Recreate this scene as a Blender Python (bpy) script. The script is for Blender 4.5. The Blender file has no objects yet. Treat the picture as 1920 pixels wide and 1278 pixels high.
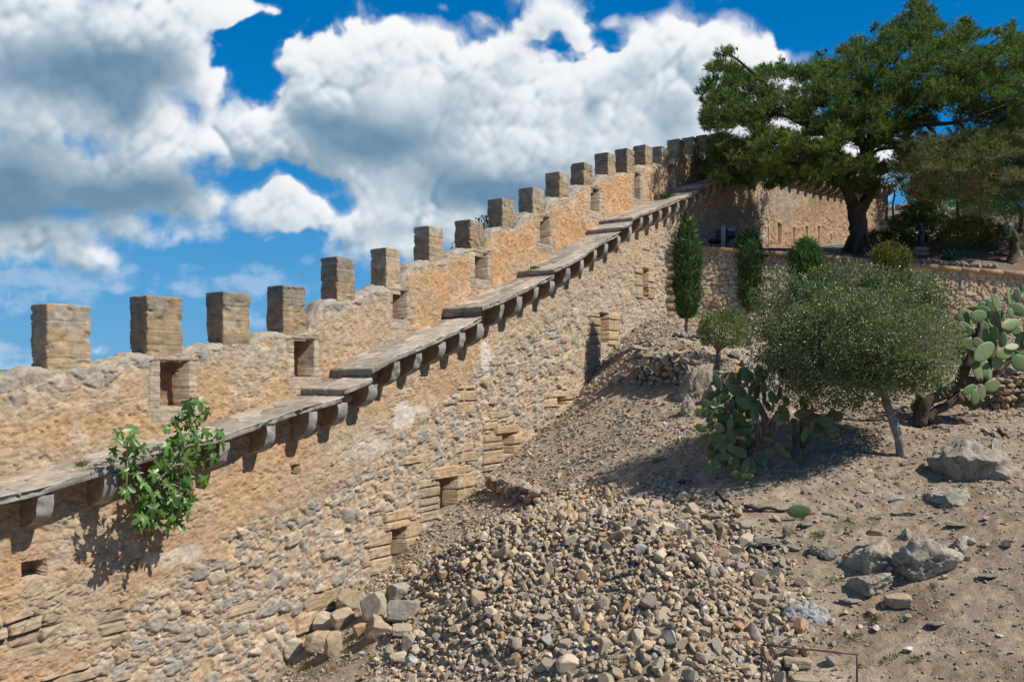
import bpy, math, random
import numpy as np
sc = bpy.context.scene
COL = sc.collection
R = math.radians
random.seed(7)
CZ = 6.0            # camera height over the local datum
F = 1600.0          # focal length in photo pixels, horizon at row 700
rng = np.random.RandomState(11)

# ------------------------------------------------------------------ helpers
def P(px, py, Y):
    return np.array([(px - 960) / F * Y, Y, CZ + (700 - py) / F * Y])

def sstep(a, b, x):
    t = np.clip((x - a) / (b - a), 0, 1)
    return t * t * (3 - 2 * t)

def hsh(ix, iy, iz, seed):
    with np.errstate(over='ignore'):
        n = (ix.astype(np.int64).astype(np.uint32) * np.uint32(374761393) + iy.astype(np.int64).astype(np.uint32) * np.uint32(668265263)
             + iz.astype(np.int64).astype(np.uint32) * np.uint32(2246822519) + np.uint32((seed * 3266489917) & 0xffffffff))
        n = (n ^ (n >> np.uint32(13))) * np.uint32(1274126177)
        n = (n ^ (n >> np.uint32(15))) * np.uint32(2246822519)
        n = n ^ (n >> np.uint32(16))
    return n.astype(np.float64) / 4294967296.0

def vnoise(x, y, z, seed=0):
    x, y, z = np.broadcast_arrays(np.asarray(x, float), np.asarray(y, float), np.asarray(z, float))
    ix, iy, iz = np.floor(x), np.floor(y), np.floor(z)
    fx, fy, fz = x - ix, y - iy, z - iz
    fx, fy, fz = [f * f * (3 - 2 * f) for f in (fx, fy, fz)]
    r = 0
    for a in (0, 1):
        wa = fx if a else 1 - fx
        for b in (0, 1):
            wb = fy if b else 1 - fy
            for c in (0, 1):
                wc = fz if c else 1 - fz
                r = r + hsh(ix + a, iy + b, iz + c, seed) * wa * wb * wc
    return r * 2 - 1

def fbm(x, y, z, oct=4, seed=0, gain=0.5):
    a, s, t = 1.0, 0.0, 0.0
    x, y, z = np.asarray(x, float), np.asarray(y, float), np.asarray(z, float)
    for o in range(oct):
        s = s + a * vnoise(x + 17.3 * o, y - 5.1 * o, z + 9.7 * o, seed + o)
        t += a
        a *= gain
        x, y, z = 2.03 * (.8 * x + .6 * y), 2.03 * (-.6 * x + .8 * y), 2.03 * z      # turn every octave so no lattice shows
    return s / t

def voro(x, y, seed=0, jit=0.9):
    ix, iy = np.floor(x), np.floor(y)
    f1 = np.full(x.shape, 9.0); f2 = np.full(x.shape, 9.0)
    idd = np.zeros(x.shape); id2 = np.zeros(x.shape); cx = np.zeros(x.shape); cy = np.zeros(x.shape)
    zz = np.zeros(x.shape)
    for a in (-1, 0, 1):
        for b in (-1, 0, 1):
            gx, gy = ix + a, iy + b
            h1 = hsh(gx, gy, zz, seed); h2 = hsh(gx, gy, zz + 1, seed)
            qx = gx + .5 + (h1 - .5) * jit; qy = gy + .5 + (h2 - .5) * jit
            d = np.hypot(x - qx, y - qy)
            m = d < f1
            f2 = np.where(m, f1, np.minimum(f2, d))
            h3 = hsh(gx, gy, zz + 2, seed)
            idd = np.where(m, h3, idd); id2 = np.where(m, h1, id2)
            cx = np.where(m, x - qx, cx); cy = np.where(m, y - qy, cy)
            f1 = np.where(m, d, f1)
    return f1, f2, idd, id2, cx, cy

def pal(idd, cols):
    cols = np.array(cols, float)
    k = np.clip((idd * len(cols)).astype(int), 0, len(cols) - 1)
    return cols[k]

def wloc(o):
    v = np.zeros(3)
    while o is not None:
        v = v + np.array(o.location); o = o.parent
    return v

def mesh_obj(name, V, faces, mat, parent=None, col=None, smooth=True, loc=None):
    """V (n,3) in world space; faces: list of int arrays (m,3) or (m,4)"""
    V = np.asarray(V, float).reshape(-1, 3)
    off = wloc(parent) if parent is not None else np.zeros(3)
    if loc is not None: off = off * 0 + np.asarray(loc, float)
    me = bpy.data.meshes.new(name)
    n = len(V)
    me.vertices.add(n)
    me.vertices.foreach_set('co', (V - off).astype(np.float32).ravel())
    faces = [np.asarray(f, np.int32) for f in faces if len(f)]
    tot = np.concatenate([np.full(len(f), f.shape[1], np.int32) for f in faces])
    idx = np.concatenate([f.ravel() for f in faces])
    st = np.concatenate([[0], np.cumsum(tot)[:-1]]).astype(np.int32)
    me.loops.add(len(idx)); me.loops.foreach_set('vertex_index', idx)
    me.polygons.add(len(tot)); me.polygons.foreach_set('loop_start', st)
    me.polygons.foreach_set('loop_total', tot)
    me.polygons.foreach_set('use_smooth', np.full(len(tot), bool(smooth)))
    if col is not None:
        c = np.ones((n, 4), np.float32); c[:, :3] = np.clip(np.broadcast_to(np.asarray(col).reshape(-1, 3), (n, 3)), 0, 1)
        at = me.color_attributes.new('Col', 'FLOAT_COLOR', 'POINT')
        at.data.foreach_set('color', c.ravel())
    me.update(calc_edges=True)
    me.materials.append(mat)
    o = bpy.data.objects.new(name, me); COL.objects.link(o)
    if parent is not None: o.parent = parent
    elif loc is not None: o.location = tuple(loc)
    return o

def grid_faces(r, c, closed=False, base=0, flip=False):
    i = np.arange(r - 1)[:, None]; j = np.arange(c if closed else c - 1)[None, :]
    jn = (j + 1) % c
    a = i * c + j; b = i * c + jn; d = (i + 1) * c + j; e = (i + 1) * c + jn
    q = np.stack([a, b, e, d], -1).reshape(-1, 4) + base
    return q[:, ::-1] if flip else q

def grid_obj(name, G, mat, parent=None, col=None, keep=None, smooth=True, flip=False, loc=None):
    r, c = G.shape[:2]
    f = grid_faces(r, c, flip=flip)
    if keep is not None: f = f[keep.reshape(-1)]
    return mesh_obj(name, G.reshape(-1, 3), [f], mat, parent, None if col is None else col.reshape(-1, 3), smooth, loc)

class MB:
    def __init__(s): s.V = []; s.T = []; s.Q = []; s.C = []; s.n = 0
    def add(s, V, f, col=(1, 1, 1)):
        V = np.asarray(V, float).reshape(-1, 3)
        f = np.asarray(f, int)
        if len(f):
            (s.T if f.shape[1] == 3 else s.Q).append(f + s.n)
        s.V.append(V); s.C.append(np.broadcast_to(np.asarray(col, float).reshape(-1, 3), V.shape)); s.n += len(V)
    def add2(s, V, fs, col=(1, 1, 1)):
        V = np.asarray(V, float).reshape(-1, 3)
        for f in fs:
            f = np.asarray(f, int); (s.T if f.shape[1] == 3 else s.Q).append(f + s.n)
        s.V.append(V); s.C.append(np.broadcast_to(np.asarray(col, float).reshape(-1, 3), V.shape)); s.n += len(V)
    def box(s, c, size, rot=0, col=(1, 1, 1), bev=0.0):
        V, f = boxgeo(size, bev)
        ca, sa = math.cos(rot), math.sin(rot)
        V = np.stack([V[:, 0] * ca - V[:, 1] * sa, V[:, 0] * sa + V[:, 1] * ca, V[:, 2]], 1) + np.asarray(c)
        s.add2(V, f, col)
    def tube(s, pts, rad, seg=8, col=(1, 1, 1), cap=True, rough=0, seed=0):
        V, q, t = tubegeo(pts, rad, seg, rough, seed)
        s.add2(V, [q, t] if cap else [q], col)
    def build(s, name, mat, parent=None, smooth=True, loc=None):
        f = []
        if s.T: f.append(np.concatenate(s.T))
        if s.Q: f.append(np.concatenate(s.Q))
        return mesh_obj(name, np.concatenate(s.V), f, mat, parent, np.concatenate(s.C), smooth, loc)

def boxgeo(size, bev=0.0):
    x, y, z = [q / 2 for q in size]
    b = min(bev, x * .9, y * .9, z * .9)
    if b <= 0:
        V = np.array([[sx * x, sy * y, sz * z] for sz in (-1, 1) for sx, sy in ((-1, -1), (1, -1), (1, 1), (-1, 1))])
        return V, [np.array([[0, 3, 2, 1], [4, 5, 6, 7], [0, 1, 5, 4], [1, 2, 6, 5], [2, 3, 7, 6], [3, 0, 4, 7]])]
    rings = []
    for zz, ins in ((-z, b), (-z + b, 0), (z - b, 0), (z, b)):
        X, Y = x - ins, y - ins
        rings.append([[-X + b, -Y, zz], [X - b, -Y, zz], [X, -Y + b, zz], [X, Y - b, zz], [X - b, Y, zz], [-X + b, Y, zz], [-X, Y - b, zz], [-X, -Y + b, zz]])
    V = np.array(rings).reshape(-1, 3)
    q = grid_faces(4, 8, closed=True)
    capq = np.array([[0, 7, 2, 1], [7, 6, 3, 2], [6, 5, 4, 3]])
    capt = np.array([[c + 24 for c in r[::-1]] for r in capq])
    return V, [q, capq, capt]

def tubegeo(pts, rad, seg=8, rough=0, seed=0):
    pts = np.asarray(pts, float); n = len(pts)
    rad = np.broadcast_to(np.asarray(rad, float), (n,))
    tg = np.gradient(pts, axis=0); tg /= np.linalg.norm(tg, axis=1)[:, None] + 1e-9
    up = np.array([0, 0, 1.0]) if abs(tg[0, 2]) < .9 else np.array([1.0, 0, 0])
    u = np.cross(tg[0], up); u /= np.linalg.norm(u)
    rings = []
    for i in range(n):
        u = u - tg[i] * np.dot(u, tg[i]); u /= np.linalg.norm(u) + 1e-9
        v = np.cross(tg[i], u)
        a = np.linspace(0, 2 * math.pi, seg, endpoint=False)
        rr = rad[i] * np.ones(seg)
        if rough: rr = rr * (1 + rough * vnoise(np.cos(a) * 2.5 + seed, np.sin(a) * 2.5, i * .6, seed))
        rings.append(pts[i] + rr[:, None] * (np.cos(a)[:, None] * u + np.sin(a)[:, None] * v))
    V = np.concatenate(rings + [pts[:1], pts[-1:]])
    q = grid_faces(n, seg, closed=True, flip=True)
    j = np.arange(seg)
    t = np.concatenate([np.stack([j, (j + 1) % seg, np.full(seg, n * seg)], 1),
                        np.stack([(n - 1) * seg + (j + 1) % seg, (n - 1) * seg + j, np.full(seg, n * seg + 1)], 1)])
    return V, q, t

def spline(pts, n=24):
    pts = np.asarray(pts, float)
    if len(pts) < 3:
        return pts[0] + (pts[-1] - pts[0]) * np.linspace(0, 1, n)[:, None]
    p = np.concatenate([[2 * pts[0] - pts[1]], pts, [2 * pts[-1] - pts[-2]]])
    out = []
    m = len(pts) - 1
    for t in np.linspace(0, m, n):
        i = min(int(t), m - 1); f = t - i
        a, b, c, d = p[i:i + 4]
        out.append(.5 * (2 * b + (c - a) * f + (2 * a - 5 * b + 4 * c - d) * f * f + (3 * b - a - 3 * c + d) * f ** 3))
    return np.array(out)

def tag(o, label=None, cat=None, group=None, kind=None):
    if label: o['label'] = label
    if cat: o['category'] = cat
    if group: o['group'] = group
    if kind: o['kind'] = kind
    return o

def thing(name, loc, label, cat, group=None):
    o = bpy.data.objects.new(name, None); COL.objects.link(o)
    o.location = tuple(loc); o.empty_display_size = .2
    return tag(o, label, cat, group)

# ------------------------------------------------------------------ materials
def new_mat(name):
    m = bpy.data.materials.new(name); m.use_nodes = True
    nt = m.node_tree; nt.nodes.clear()
    out = nt.nodes.new('ShaderNodeOutputMaterial')
    return m, nt, out

def N(nt, typ, **kw):
    n = nt.nodes.new(typ)
    for k, v in kw.items():
        if k.startswith('i_'): n.inputs[k[2:].replace('_', ' ')].default_value = v
        else: setattr(n, k, v)
    return n

def surf_mat(name, source='attr', color=(.5, .5, .5), rough=.9, spec=.2, nsc=9, nlo=.72, nhi=1.25, fsc=60, bsc=70, bump=.5, bdist=.012, strat=0.0):
    """rough mineral or bark surface: own colour times broken noise, plus fine relief"""
    m, nt, out = new_mat(name); L = nt.links.new
    tc = N(nt, 'ShaderNodeTexCoord'); vec = tc.outputs['Object']
    if source == 'attr':
        src = N(nt, 'ShaderNodeAttribute', attribute_name='Col').outputs['Color']
    elif source == 'obj':
        oi = N(nt, 'ShaderNodeObjectInfo'); src = oi.outputs['Color']
        va = N(nt, 'ShaderNodeVectorMath', operation='ADD'); L(vec, va.inputs[0])
        vm = N(nt, 'ShaderNodeVectorMath', operation='SCALE'); L(oi.outputs['Location'], vm.inputs[0]); vm.inputs['Scale'].default_value = 3.7
        L(vm.outputs[0], va.inputs[1]); vec = va.outputs[0]
    else:
        rgb = N(nt, 'ShaderNodeRGB'); rgb.outputs[0].default_value = (*color, 1); src = rgb.outputs[0]
    n1 = N(nt, 'ShaderNodeTexNoise', i_Scale=nsc, i_Detail=7.0, i_Roughness=.65); L(vec, n1.inputs['Vector'])
    mr = N(nt, 'ShaderNodeMapRange'); L(n1.outputs[0], mr.inputs[0]); nlo *= .84; nhi *= .84
    mr.inputs[1].default_value = .3; mr.inputs[2].default_value = .7; mr.inputs[3].default_value = nlo; mr.inputs[4].default_value = nhi
    n2 = N(nt, 'ShaderNodeTexNoise', i_Scale=fsc, i_Detail=5.0, i_Roughness=.7); L(vec, n2.inputs['Vector'])
    mr2 = N(nt, 'ShaderNodeMapRange'); L(n2.outputs[0], mr2.inputs[0])
    mr2.inputs[1].default_value = .3; mr2.inputs[2].default_value = .7; mr2.inputs[3].default_value = .75; mr2.inputs[4].default_value = 1.22
    mu = N(nt, 'ShaderNodeMath', operation='MULTIPLY'); L(mr.outputs[0], mu.inputs[0]); L(mr2.outputs[0], mu.inputs[1])
    sc_ = N(nt, 'ShaderNodeVectorMath', operation='SCALE'); L(src, sc_.inputs[0]); L(mu.outputs[0], sc_.inputs['Scale'])
    b = N(nt, 'ShaderNodeBsdfPrincipled'); b.inputs['Roughness'].default_value = rough
    b.inputs['Specular IOR Level'].default_value = spec
    L(sc_.outputs[0], b.inputs['Base Color'])
    n3 = N(nt, 'ShaderNodeTexNoise', i_Scale=bsc, i_Detail=8.0, i_Roughness=.7); L(vec, n3.inputs['Vector'])
    hgt = n3.outputs[0]
    if strat:
        mp = N(nt, 'ShaderNodeMapping'); mp.inputs['Scale'].default_value = (2.5, 2.5, 45); L(vec, mp.inputs[0])
        n4 = N(nt, 'ShaderNodeTexNoise', i_Scale=1.0, i_Detail=4.0); L(mp.outputs[0], n4.inputs['Vector'])
        ma = N(nt, 'ShaderNodeMath', operation='MULTIPLY_ADD'); L(n4.outputs[0], ma.inputs[0]); ma.inputs[1].default_value = strat; L(n3.outputs[0], ma.inputs[2]); hgt = ma.outputs[0]
    bp = N(nt, 'ShaderNodeBump'); bp.inputs['Strength'].default_value = bump; bp.inputs['Distance'].default_value = bdist
    L(hgt, bp.inputs['Height']); L(bp.outputs[0], b.inputs['Normal'])
    L(b.outputs[0], out.inputs[0])
    return m

def leaf_mat(name, rough=.5, spec=.35, trans=.3, source='attr', color=(.1, .2, .05)):
    m, nt, out = new_mat(name); L = nt.links.new
    if source == 'attr': src = N(nt, 'ShaderNodeAttribute', attribute_name='Col').outputs['Color']
    else:
        rgb = N(nt, 'ShaderNodeRGB'); rgb.outputs[0].default_value = (*color, 1); src = rgb.outputs[0]
    b = N(nt, 'ShaderNodeBsdfPrincipled'); b.inputs['Roughness'].default_value = rough; b.inputs['Specular IOR Level'].default_value = spec
    L(src, b.inputs['Base Color'])
    t = N(nt, 'ShaderNodeBsdfTranslucent')
    g = N(nt, 'ShaderNodeVectorMath', operation='MULTIPLY'); L(src, g.inputs[0]); g.inputs[1].default_value = (1.3, 1.25, .6)
    L(g.outputs[0], t.inputs[0])
    mx = N(nt, 'ShaderNodeMixShader'); mx.inputs[0].default_value = trans
    L(b.outputs[0], mx.inputs[1]); L(t.outputs[0], mx.inputs[2]); L(mx.outputs[0], out.inputs[0])
    return m

M_wall = surf_mat('masonry', nsc=7, fsc=45, bsc=55, bump=.7, bdist=.02, nlo=.7, nhi=1.25)
M_ash = surf_mat('weathered_ashlar', nsc=6, fsc=50, bsc=60, bump=.6, bdist=.012, strat=.9, nlo=.62, nhi=1.3)
M_slab = surf_mat('paving_slab', nsc=5, fsc=38, bsc=50, bump=.6, bdist=.015, nlo=.65, nhi=1.25)
M_soil = surf_mat('dry_soil', nsc=2.3, fsc=34, bsc=30, bump=1.0, bdist=.035, nlo=.74, nhi=1.25)
M_rock = surf_mat('limestone_rock', source='obj', nsc=4, fsc=26, bsc=22, bump=.8, bdist=.03, nlo=.62, nhi=1.25)
M_stone = surf_mat('rubble_stone', source='obj', nsc=9, fsc=50, bsc=45, bump=.6, bdist=.012, nlo=.7, nhi=1.25)
M_vstone = surf_mat('loose_stone', nsc=9, fsc=50, bsc=45, bump=.6, bdist=.012, nlo=.7, nhi=1.25)
M_bark = surf_mat('bark', nsc=6, fsc=30, bsc=18, bump=1.0, bdist=.05, nlo=.6, nhi=1.3)
M_twig = surf_mat('twig_bark', nsc=20, fsc=60, bsc=60, bump=.3, bdist=.005)
M_metal = surf_mat('painted_metal', rough=.5, spec=.5, nsc=12, fsc=90, bsc=90, bump=.15, bdist=.003, nlo=.85, nhi=1.12)
M_pad = surf_mat('cactus_skin', rough=.55, spec=.4, nsc=14, fsc=90, bsc=60, bump=.25, bdist=.006, nlo=.85, nhi=1.15)
M_leaf = leaf_mat('small_leaf', rough=.42, spec=.5, trans=.25)
M_needle = leaf_mat('pine_needle', rough=.55, spec=.3, trans=.3)
M_fig = leaf_mat('fig_leaf', rough=.38, spec=.5, trans=.3)
M_paper = surf_mat('crumpled_paper', nsc=20, fsc=60, bsc=60, bump=.2, bdist=.004)

# ------------------------------------------------------------------ the line of the wall
VPX = 2053.0
_t = (VPX - 960) / F
D = np.array([_t, 1.0]) / math.hypot(_t, 1)       # along the wall, away from the camera
NRM = np.array([D[1], -D[0]])                      # out of the inner face, into the court
Y0 = 13.84
P0 = np.array([(88 - 960) / F * Y0, Y0])
W_OFF, E_OFF, T_PAR = .70, 1.32, .53               # wall body face, walkway edge, parapet thickness

def s_of(px, off):
    o = P0 + off * NRM; r = (px - 960) / F
    return (r * o[1] - o[0]) / (D[0] - r * D[1])

def xy(s, off):
    s = np.asarray(s, float); off = np.asarray(off, float)
    return P0[0] + off * NRM[0] + s * D[0], P0[1] + off * NRM[1] + s * D[1]

def sz(px, py, off):
    s = s_of(px, off); Y = xy(s, off)[1]
    return s, CZ + (700 - py) / F * Y

def curve(pts, off):
    a = np.array([sz(px, py, off) for px, py in pts]); i = np.argsort(a[:, 0]); a = a[i]
    return lambda s: np.interp(s, a[:, 0], a[:, 1])

z_par = curve([(-400, 790), (-60, 722), (0, 708), (60, 694), (88, 692), (172, 690), (215, 676), (250, 665), (343, 662), (365, 655), (390, 648), (470, 640), (505, 628), (575, 624),
               (582, 606), (592, 588), (606, 570), (632, 564), (666, 562), (688, 549), (700, 540), (751, 537), (757, 520), (770, 502), (786, 492), (832, 487), (850, 476), (872, 468),
               (907, 466), (913, 446), (925, 431), (942, 429), (966, 429), (978, 410), (988, 401), (1021, 399), (1026, 384), (1036, 373), (1067, 370), (1080, 352), (1090, 348), (1112, 347),
               (1118, 338), (1126, 330), (1155, 329), (1164, 326), (1190, 324), (1194, 314), (1202, 311), (1223, 310), (1254, 309), (1262, 300), (1284, 296), (1290, 290), (1312, 289), (1345, 286), (1440, 262)], 0.0)
TREADS = [[(-400, 1040), (0, 930), (80, 912), (217, 869), (300, 846), (430, 811), (560, 766), (646, 742)], [(646, 729), (703, 708)],
          [(693, 691), (745, 665), (790, 647), (833, 628), (872, 610), (903, 593)], [(906, 574), (943, 560), (979, 543), (1008, 528), (1040, 515)],
          [(1040, 503), (1070, 490), (1096, 475), (1118, 458), (1141, 446), (1166, 434)], [(1164, 425), (1187, 414)],
          [(1187, 407), (1207, 398), (1223, 392), (1259, 378), (1315, 355)], [(1316, 347), (1347, 337), (1400, 322), (1440, 311)]]
TR = []
for tr in TREADS:
    a = np.array([sz(px, py, E_OFF) for px, py in tr]); TR.append(a)
for i in range(len(TR) - 1):
    m = (TR[i][-1, 0] + TR[i + 1][0, 0]) / 2; TR[i][-1, 0] = m; TR[i + 1][0, 0] = m + 1e-6
_ws = np.concatenate([a[:, 0] for a in TR]); _wz = np.concatenate([a[:, 1] for a in TR])
z_walk = lambda s: np.interp(s, _ws, _wz)
SLAB_T = .115
S_END = s_of(1440, W_OFF)
z_base = curve([(-300, 1500), (300, 1380), (490, 1290), (600, 1168), (690, 1092), (760, 1030), (830, 964), (960, 853), (1060, 771), (1140, 664), (1210, 603), (1245, 597), (1300, 500), (1440, 478)], W_OFF)
# ------------------------------------------------------------------ fortified wall
wx, wy = xy(0, 0)
fort = thing('fortified_wall', (wx, wy, CZ - 6), 'long crenellated sandstone castle wall with corbelled walkway climbing the hill to the pine', 'castle wall')

def s_cols(s0, s1, k):
    out = [s0]
    while out[-1] < s1:
        Y = max(xy(out[-1], 0)[1], 8); out.append(out[-1] + k * Y)
    out[-1] = s1
    return np.array(out)

RUB = [(.40, .34, .27), (.37, .32, .26), (.47, .37, .26), (.33, .305, .27), (.47, .38, .28), (.40, .31, .22), (.36, .325, .275), (.50, .42, .33), (.34, .295, .245), (.43, .30, .205), (.40, .34, .265), (.31, .285, .25)]

def rubble(u, v, size, seed, amp=.07):
    """height and colour of rubble masonry in a two-dimensional sheet u, v"""
    wu = u + .22 * size * fbm(u / size * 1.3, v / size * 1.3, 3.1, 3, seed + 5) + .11 * size * fbm(u / size * 4, v / size * 4, 1, 3, seed + 9, .6)
    wv = v + .22 * size * fbm(u / size * 1.3, v / size * 1.3, 8.7, 3, seed + 6) + .11 * size * fbm(u / size * 4, v / size * 4, 4, 3, seed + 10, .6)
    h = np.zeros(u.shape); c = np.zeros(u.shape + (3,)); e0 = None
    A = voro(wu / size, wv / size * 1.2, seed); B = voro(wu / size * 1.9 + 31, wv / size * 2.2 + 7, seed + 1); Cc_ = voro(wu / size * 3.4 + 11, wv / size * 3.9 + 3, seed + 2)
    big = A[3] > .60; mid = ~big & (B[3] > .42)
    for V, m, k in ((A, big, 1.0), (B, mid, .62), (Cc_, ~big & ~mid, .42)):
        e = V[1] - V[0]
        hh = hsh((V[2] * 9999).astype(int), (V[3] * 9999).astype(int), np.zeros(u.shape), 3)
        missing = hh < .18
        tilt = (V[4] * (V[2] - .5) + V[5] * (V[3] - .2)) * 1.1
        dome = sstep(.03, .15, e) * (.40 + .55 * hh) + .12 * sstep(.1, .5, e) + .40 * tilt * sstep(.05, .2, e)
        hv = np.where(missing, .05 * sstep(0, .3, e), dome) * amp * k
        st = pal(V[2], RUB) * (.8 + .4 * V[3])[..., None]
        mort = np.array([.51, .375, .25]) * (1 + .15 * fbm(u * 6, v * 6, 2, 3, seed + 3))[..., None]
        w = np.where(missing, 0.12, sstep(.04, .10, e))[..., None]
        cc = mort * (1 - w) + st * w
        h = np.where(m, hv, h); c = np.where(m[..., None], cc, c)
    rg = fbm(u * 13, v * 13, 5, 4, seed + 20, .62); h = h + amp * .34 * rg; c = c * (1 + .22 * rg)[..., None]
    return h, c

def plaster(u, v, seed, base=(.50, .34, .20), amp=.024):
    n1 = fbm(u * 1.6, v * 1.6, 0, 4, seed); n2 = fbm(u * 11, v * 13, 4, 4, seed + 3, .6); n3 = fbm(u * .5, v * .9, 9, 3, seed + 8)
    n4 = fbm(u * 27, v * 30, 6, 3, seed + 6, .65); n5 = np.abs(fbm(u * 3.2, v * 5.0, 8, 4, seed + 7, .6))
    pits = sstep(.12, .42, fbm(u * 17, v * 19, 2, 3, seed + 5, .6)); hol = sstep(.10, .0, n5) * sstep(-.2, .3, n1)
    n6 = fbm(u * 5.3, v * 6.1, 12, 5, seed + 9, .62)
    h = amp * (n2 * .35 + n1 * 1.2 + n4 * .5 + n6 * .9) - pits * .016 - hol * .022
    c = np.array(base) * (1 + .16 * n1 + .08 * n2 + .10 * n4 + .14 * n6 - .2 * pits - .14 * hol)[..., None]
    grey = sstep(-.1, .4, n3)[..., None] * .6
    c = c * (1 - grey) + np.array([.42, .355, .275]) * grey
    red = sstep(.15, .55, fbm(u * .9 + 4, v * 1.3, 3, 3, seed + 12))[..., None] * .38
    c = c * (1 - red) + np.array([.52, .29, .15]) * red
    pale = sstep(.25, .55, fbm(u * 1.9 + 9, v * 2.1, 7, 4, seed + 15))[..., None] * .6
    c = c * (1 - pale) + np.array([.58, .49, .385]) * pale
    return h, c

def blocks(S, Z, H, C, rect, courses, seed, proud=.085, vary=.5, colr=(.47, .33, .20), skew=0.0, jmin=.03):
    """dressed blocks inside the rectangle (s0,s1,z0,z1)"""
    s0, s1, z0, z1 = rect; r = np.random.RandomState(seed)
    hs = r.uniform(.45, 1.6, courses); zs = z0 + (z1 - z0) * np.concatenate([[0], np.cumsum(hs) / hs.sum()])
    Zk = Z - skew * (S - s0)
    for k in range(courses):
        a = s0 - r.uniform(-.3, 1) * vary * .16; b = s1 + r.uniform(-.3, 1) * vary * .22
        m = (S > a) & (S < b) & (Zk > zs[k]) & (Zk < zs[k + 1])
        if not m.any(): continue
        d = np.minimum(np.minimum(S - a, b - S), np.minimum(Zk - zs[k], zs[k + 1] - Zk))[m]
        d = d + .008 * fbm(S[m] * 18, Z[m] * 18, k, 3, seed)
        st = fbm(S[m] * 2.5, Z[m] * 34, k * 3, 3, seed + k)
        e = sstep(.0, .028, d)
        H[m] = (proud + r.uniform(-1, 1) * jmin) * e + .014 * st + .014 * fbm(S[m] * 16, Z[m] * 16, 1, 4, seed) - .010 * (1 - e)
        C[m] = np.array(colr) * r.uniform(.82, 1.12) * (1 + .2 * st[:, None]) * (.84 + .16 * e[:, None]) * (1 + .15 * fbm(S[m] * 7, Z[m] * 7, 3, 3, seed))[:, None]

def prect(p0, y0, p1, y1, off=W_OFF):
    a, z1 = sz(p0, y0, off); b, _ = sz(p1, y0, off); m = s_of((p0 + p1) / 2, off)
    Y = xy(m, off)[1]
    return a, b, CZ + (700 - y1) / F * Y, CZ + (700 - y0) / F * Y

# --- body
S1 = s_cols(s_of(-110, W_OFF), S_END, .00145)
nr = 330
S = np.repeat(S1[None, :], nr, 0); t = np.linspace(0, 1, nr)[:, None]
zlo = z_base(S1) - .55; zhi = z_walk(S1) - SLAB_T + .02
Z = zlo + (zhi - zlo) * t
far = sstep(14, 22, S)
H, C = rubble(S, Z, .31, 21, .085)
hb, cb = rubble(S + 50, Z, .22, 77, .075)
H = H * (1 - far) + hb * far; C = C * (1 - far[..., None]) + cb * far[..., None]
zb_pl = curve([(-200, 1420), (60, 1310), (110, 1278), (175, 1215), (247, 1140), (277, 1112), (317, 1105), (377, 1052), (413, 1012), (477, 985), (517, 975), (563, 955), (640, 915), (736, 837),
               (800, 790), (870, 715), (950, 655), (1000, 618), (1100, 555), (1200, 480), (1300, 420), (1440, 380)], W_OFF)
pm = sstep(-.12, .22, Z - zb_pl(S) + .35 * fbm(S * 1.1, Z * 1.4, 3, 4, 31)); pm = np.maximum(pm, .75 * sstep(.34, .5, fbm(S * .8, Z * 1.5, 5, 4, 37)))
hp, cp = plaster(S, Z, 41)
rough = sstep(s_of(880, W_OFF), s_of(960, W_OFF), S)[..., None]
cp = cp * (1 - rough) + (cp * .35 + np.array([.45, .345, .24]) * .65) * rough
show = .35 * rough[..., 0] + .06 + .4 * sstep(.1, .4, fbm(S * 1.2, Z * 1.7, 15, 3, 39)) * (1 - rough[..., 0])
H = H * (1 - pm) + (hp + .055 + H * show) * pm
C = C * (1 - pm[..., None]) + (cp * (1 - show[..., None]) + C * show[..., None]) * pm[..., None]
# white lime patches
for (px, py, rx, ry, seed) in ((757, 782, 26, 26, 3), (775, 768, 26, 12, 4), (908, 668, 9, 34, 5), (690, 840, 40, 22, 6), (330, 1040, 60, 22, 7)):
    s_, z_ = sz(px, py, W_OFF); Yp = xy(s_, W_OFF)[1]
    ws = abs(s_of(px + rx, W_OFF) - s_of(px - rx, W_OFF)) / 2; wz = ry / F * Yp
    dd = np.hypot((S - s_) / ws, (Z - z_) / wz) + .55 * fbm(S * 3, Z * 3, seed, 4, 51)
    w = (1 - sstep(.75, 1.0, dd))[..., None] * (.85 if seed in (3, 4, 5) else .5)
    C = C * (1 - w) + np.array([.66, .60, .53]) * w
    H = H * (1 - w[..., 0] * .5) + .05 * w[..., 0] * .5
# big flaggy ashlar at the near foot
sA = s_of(235, W_OFF)
mA = sstep(0, .15, sA - S + .25 * fbm(S * 2, Z * 2, 1, 3, 8)) * sstep(0, .15, curve([(-300, 1180), (0, 1150), (110, 1120), (240, 1085)], W_OFF)(S) - Z + .2 * fbm(S * 2, Z * 2, 6, 3, 9))
zz = Z + .06 * fbm(S * .8, Z * .8, 2, 2, 4)
rv = .21 + 0 * zz; zz = zz + .05 * fbm(S * .6, Z * 2.2, 4, 3, 14); row = np.floor(zz / .21); uu = (S + .08 * fbm(S * 2, Z * 5, 3, 3, 15)) / (.42 + .5 * hsh(row, row * 0 + 1, row * 0, 5)) + hsh(row, row * 0, row * 0, 5) * 3; fu = uu - np.floor(uu); fz = zz / .21 - row
e = np.minimum(np.minimum(fu, 1 - fu) * .62, np.minimum(fz, 1 - fz) * .21) + .01 * fbm(S * 9, Z * 9, 2, 3, 4)
hid = hsh(np.floor(uu), row, row * 0, 9)
st = fbm(S * 2, Z * 30, 1, 3, 12)
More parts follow.
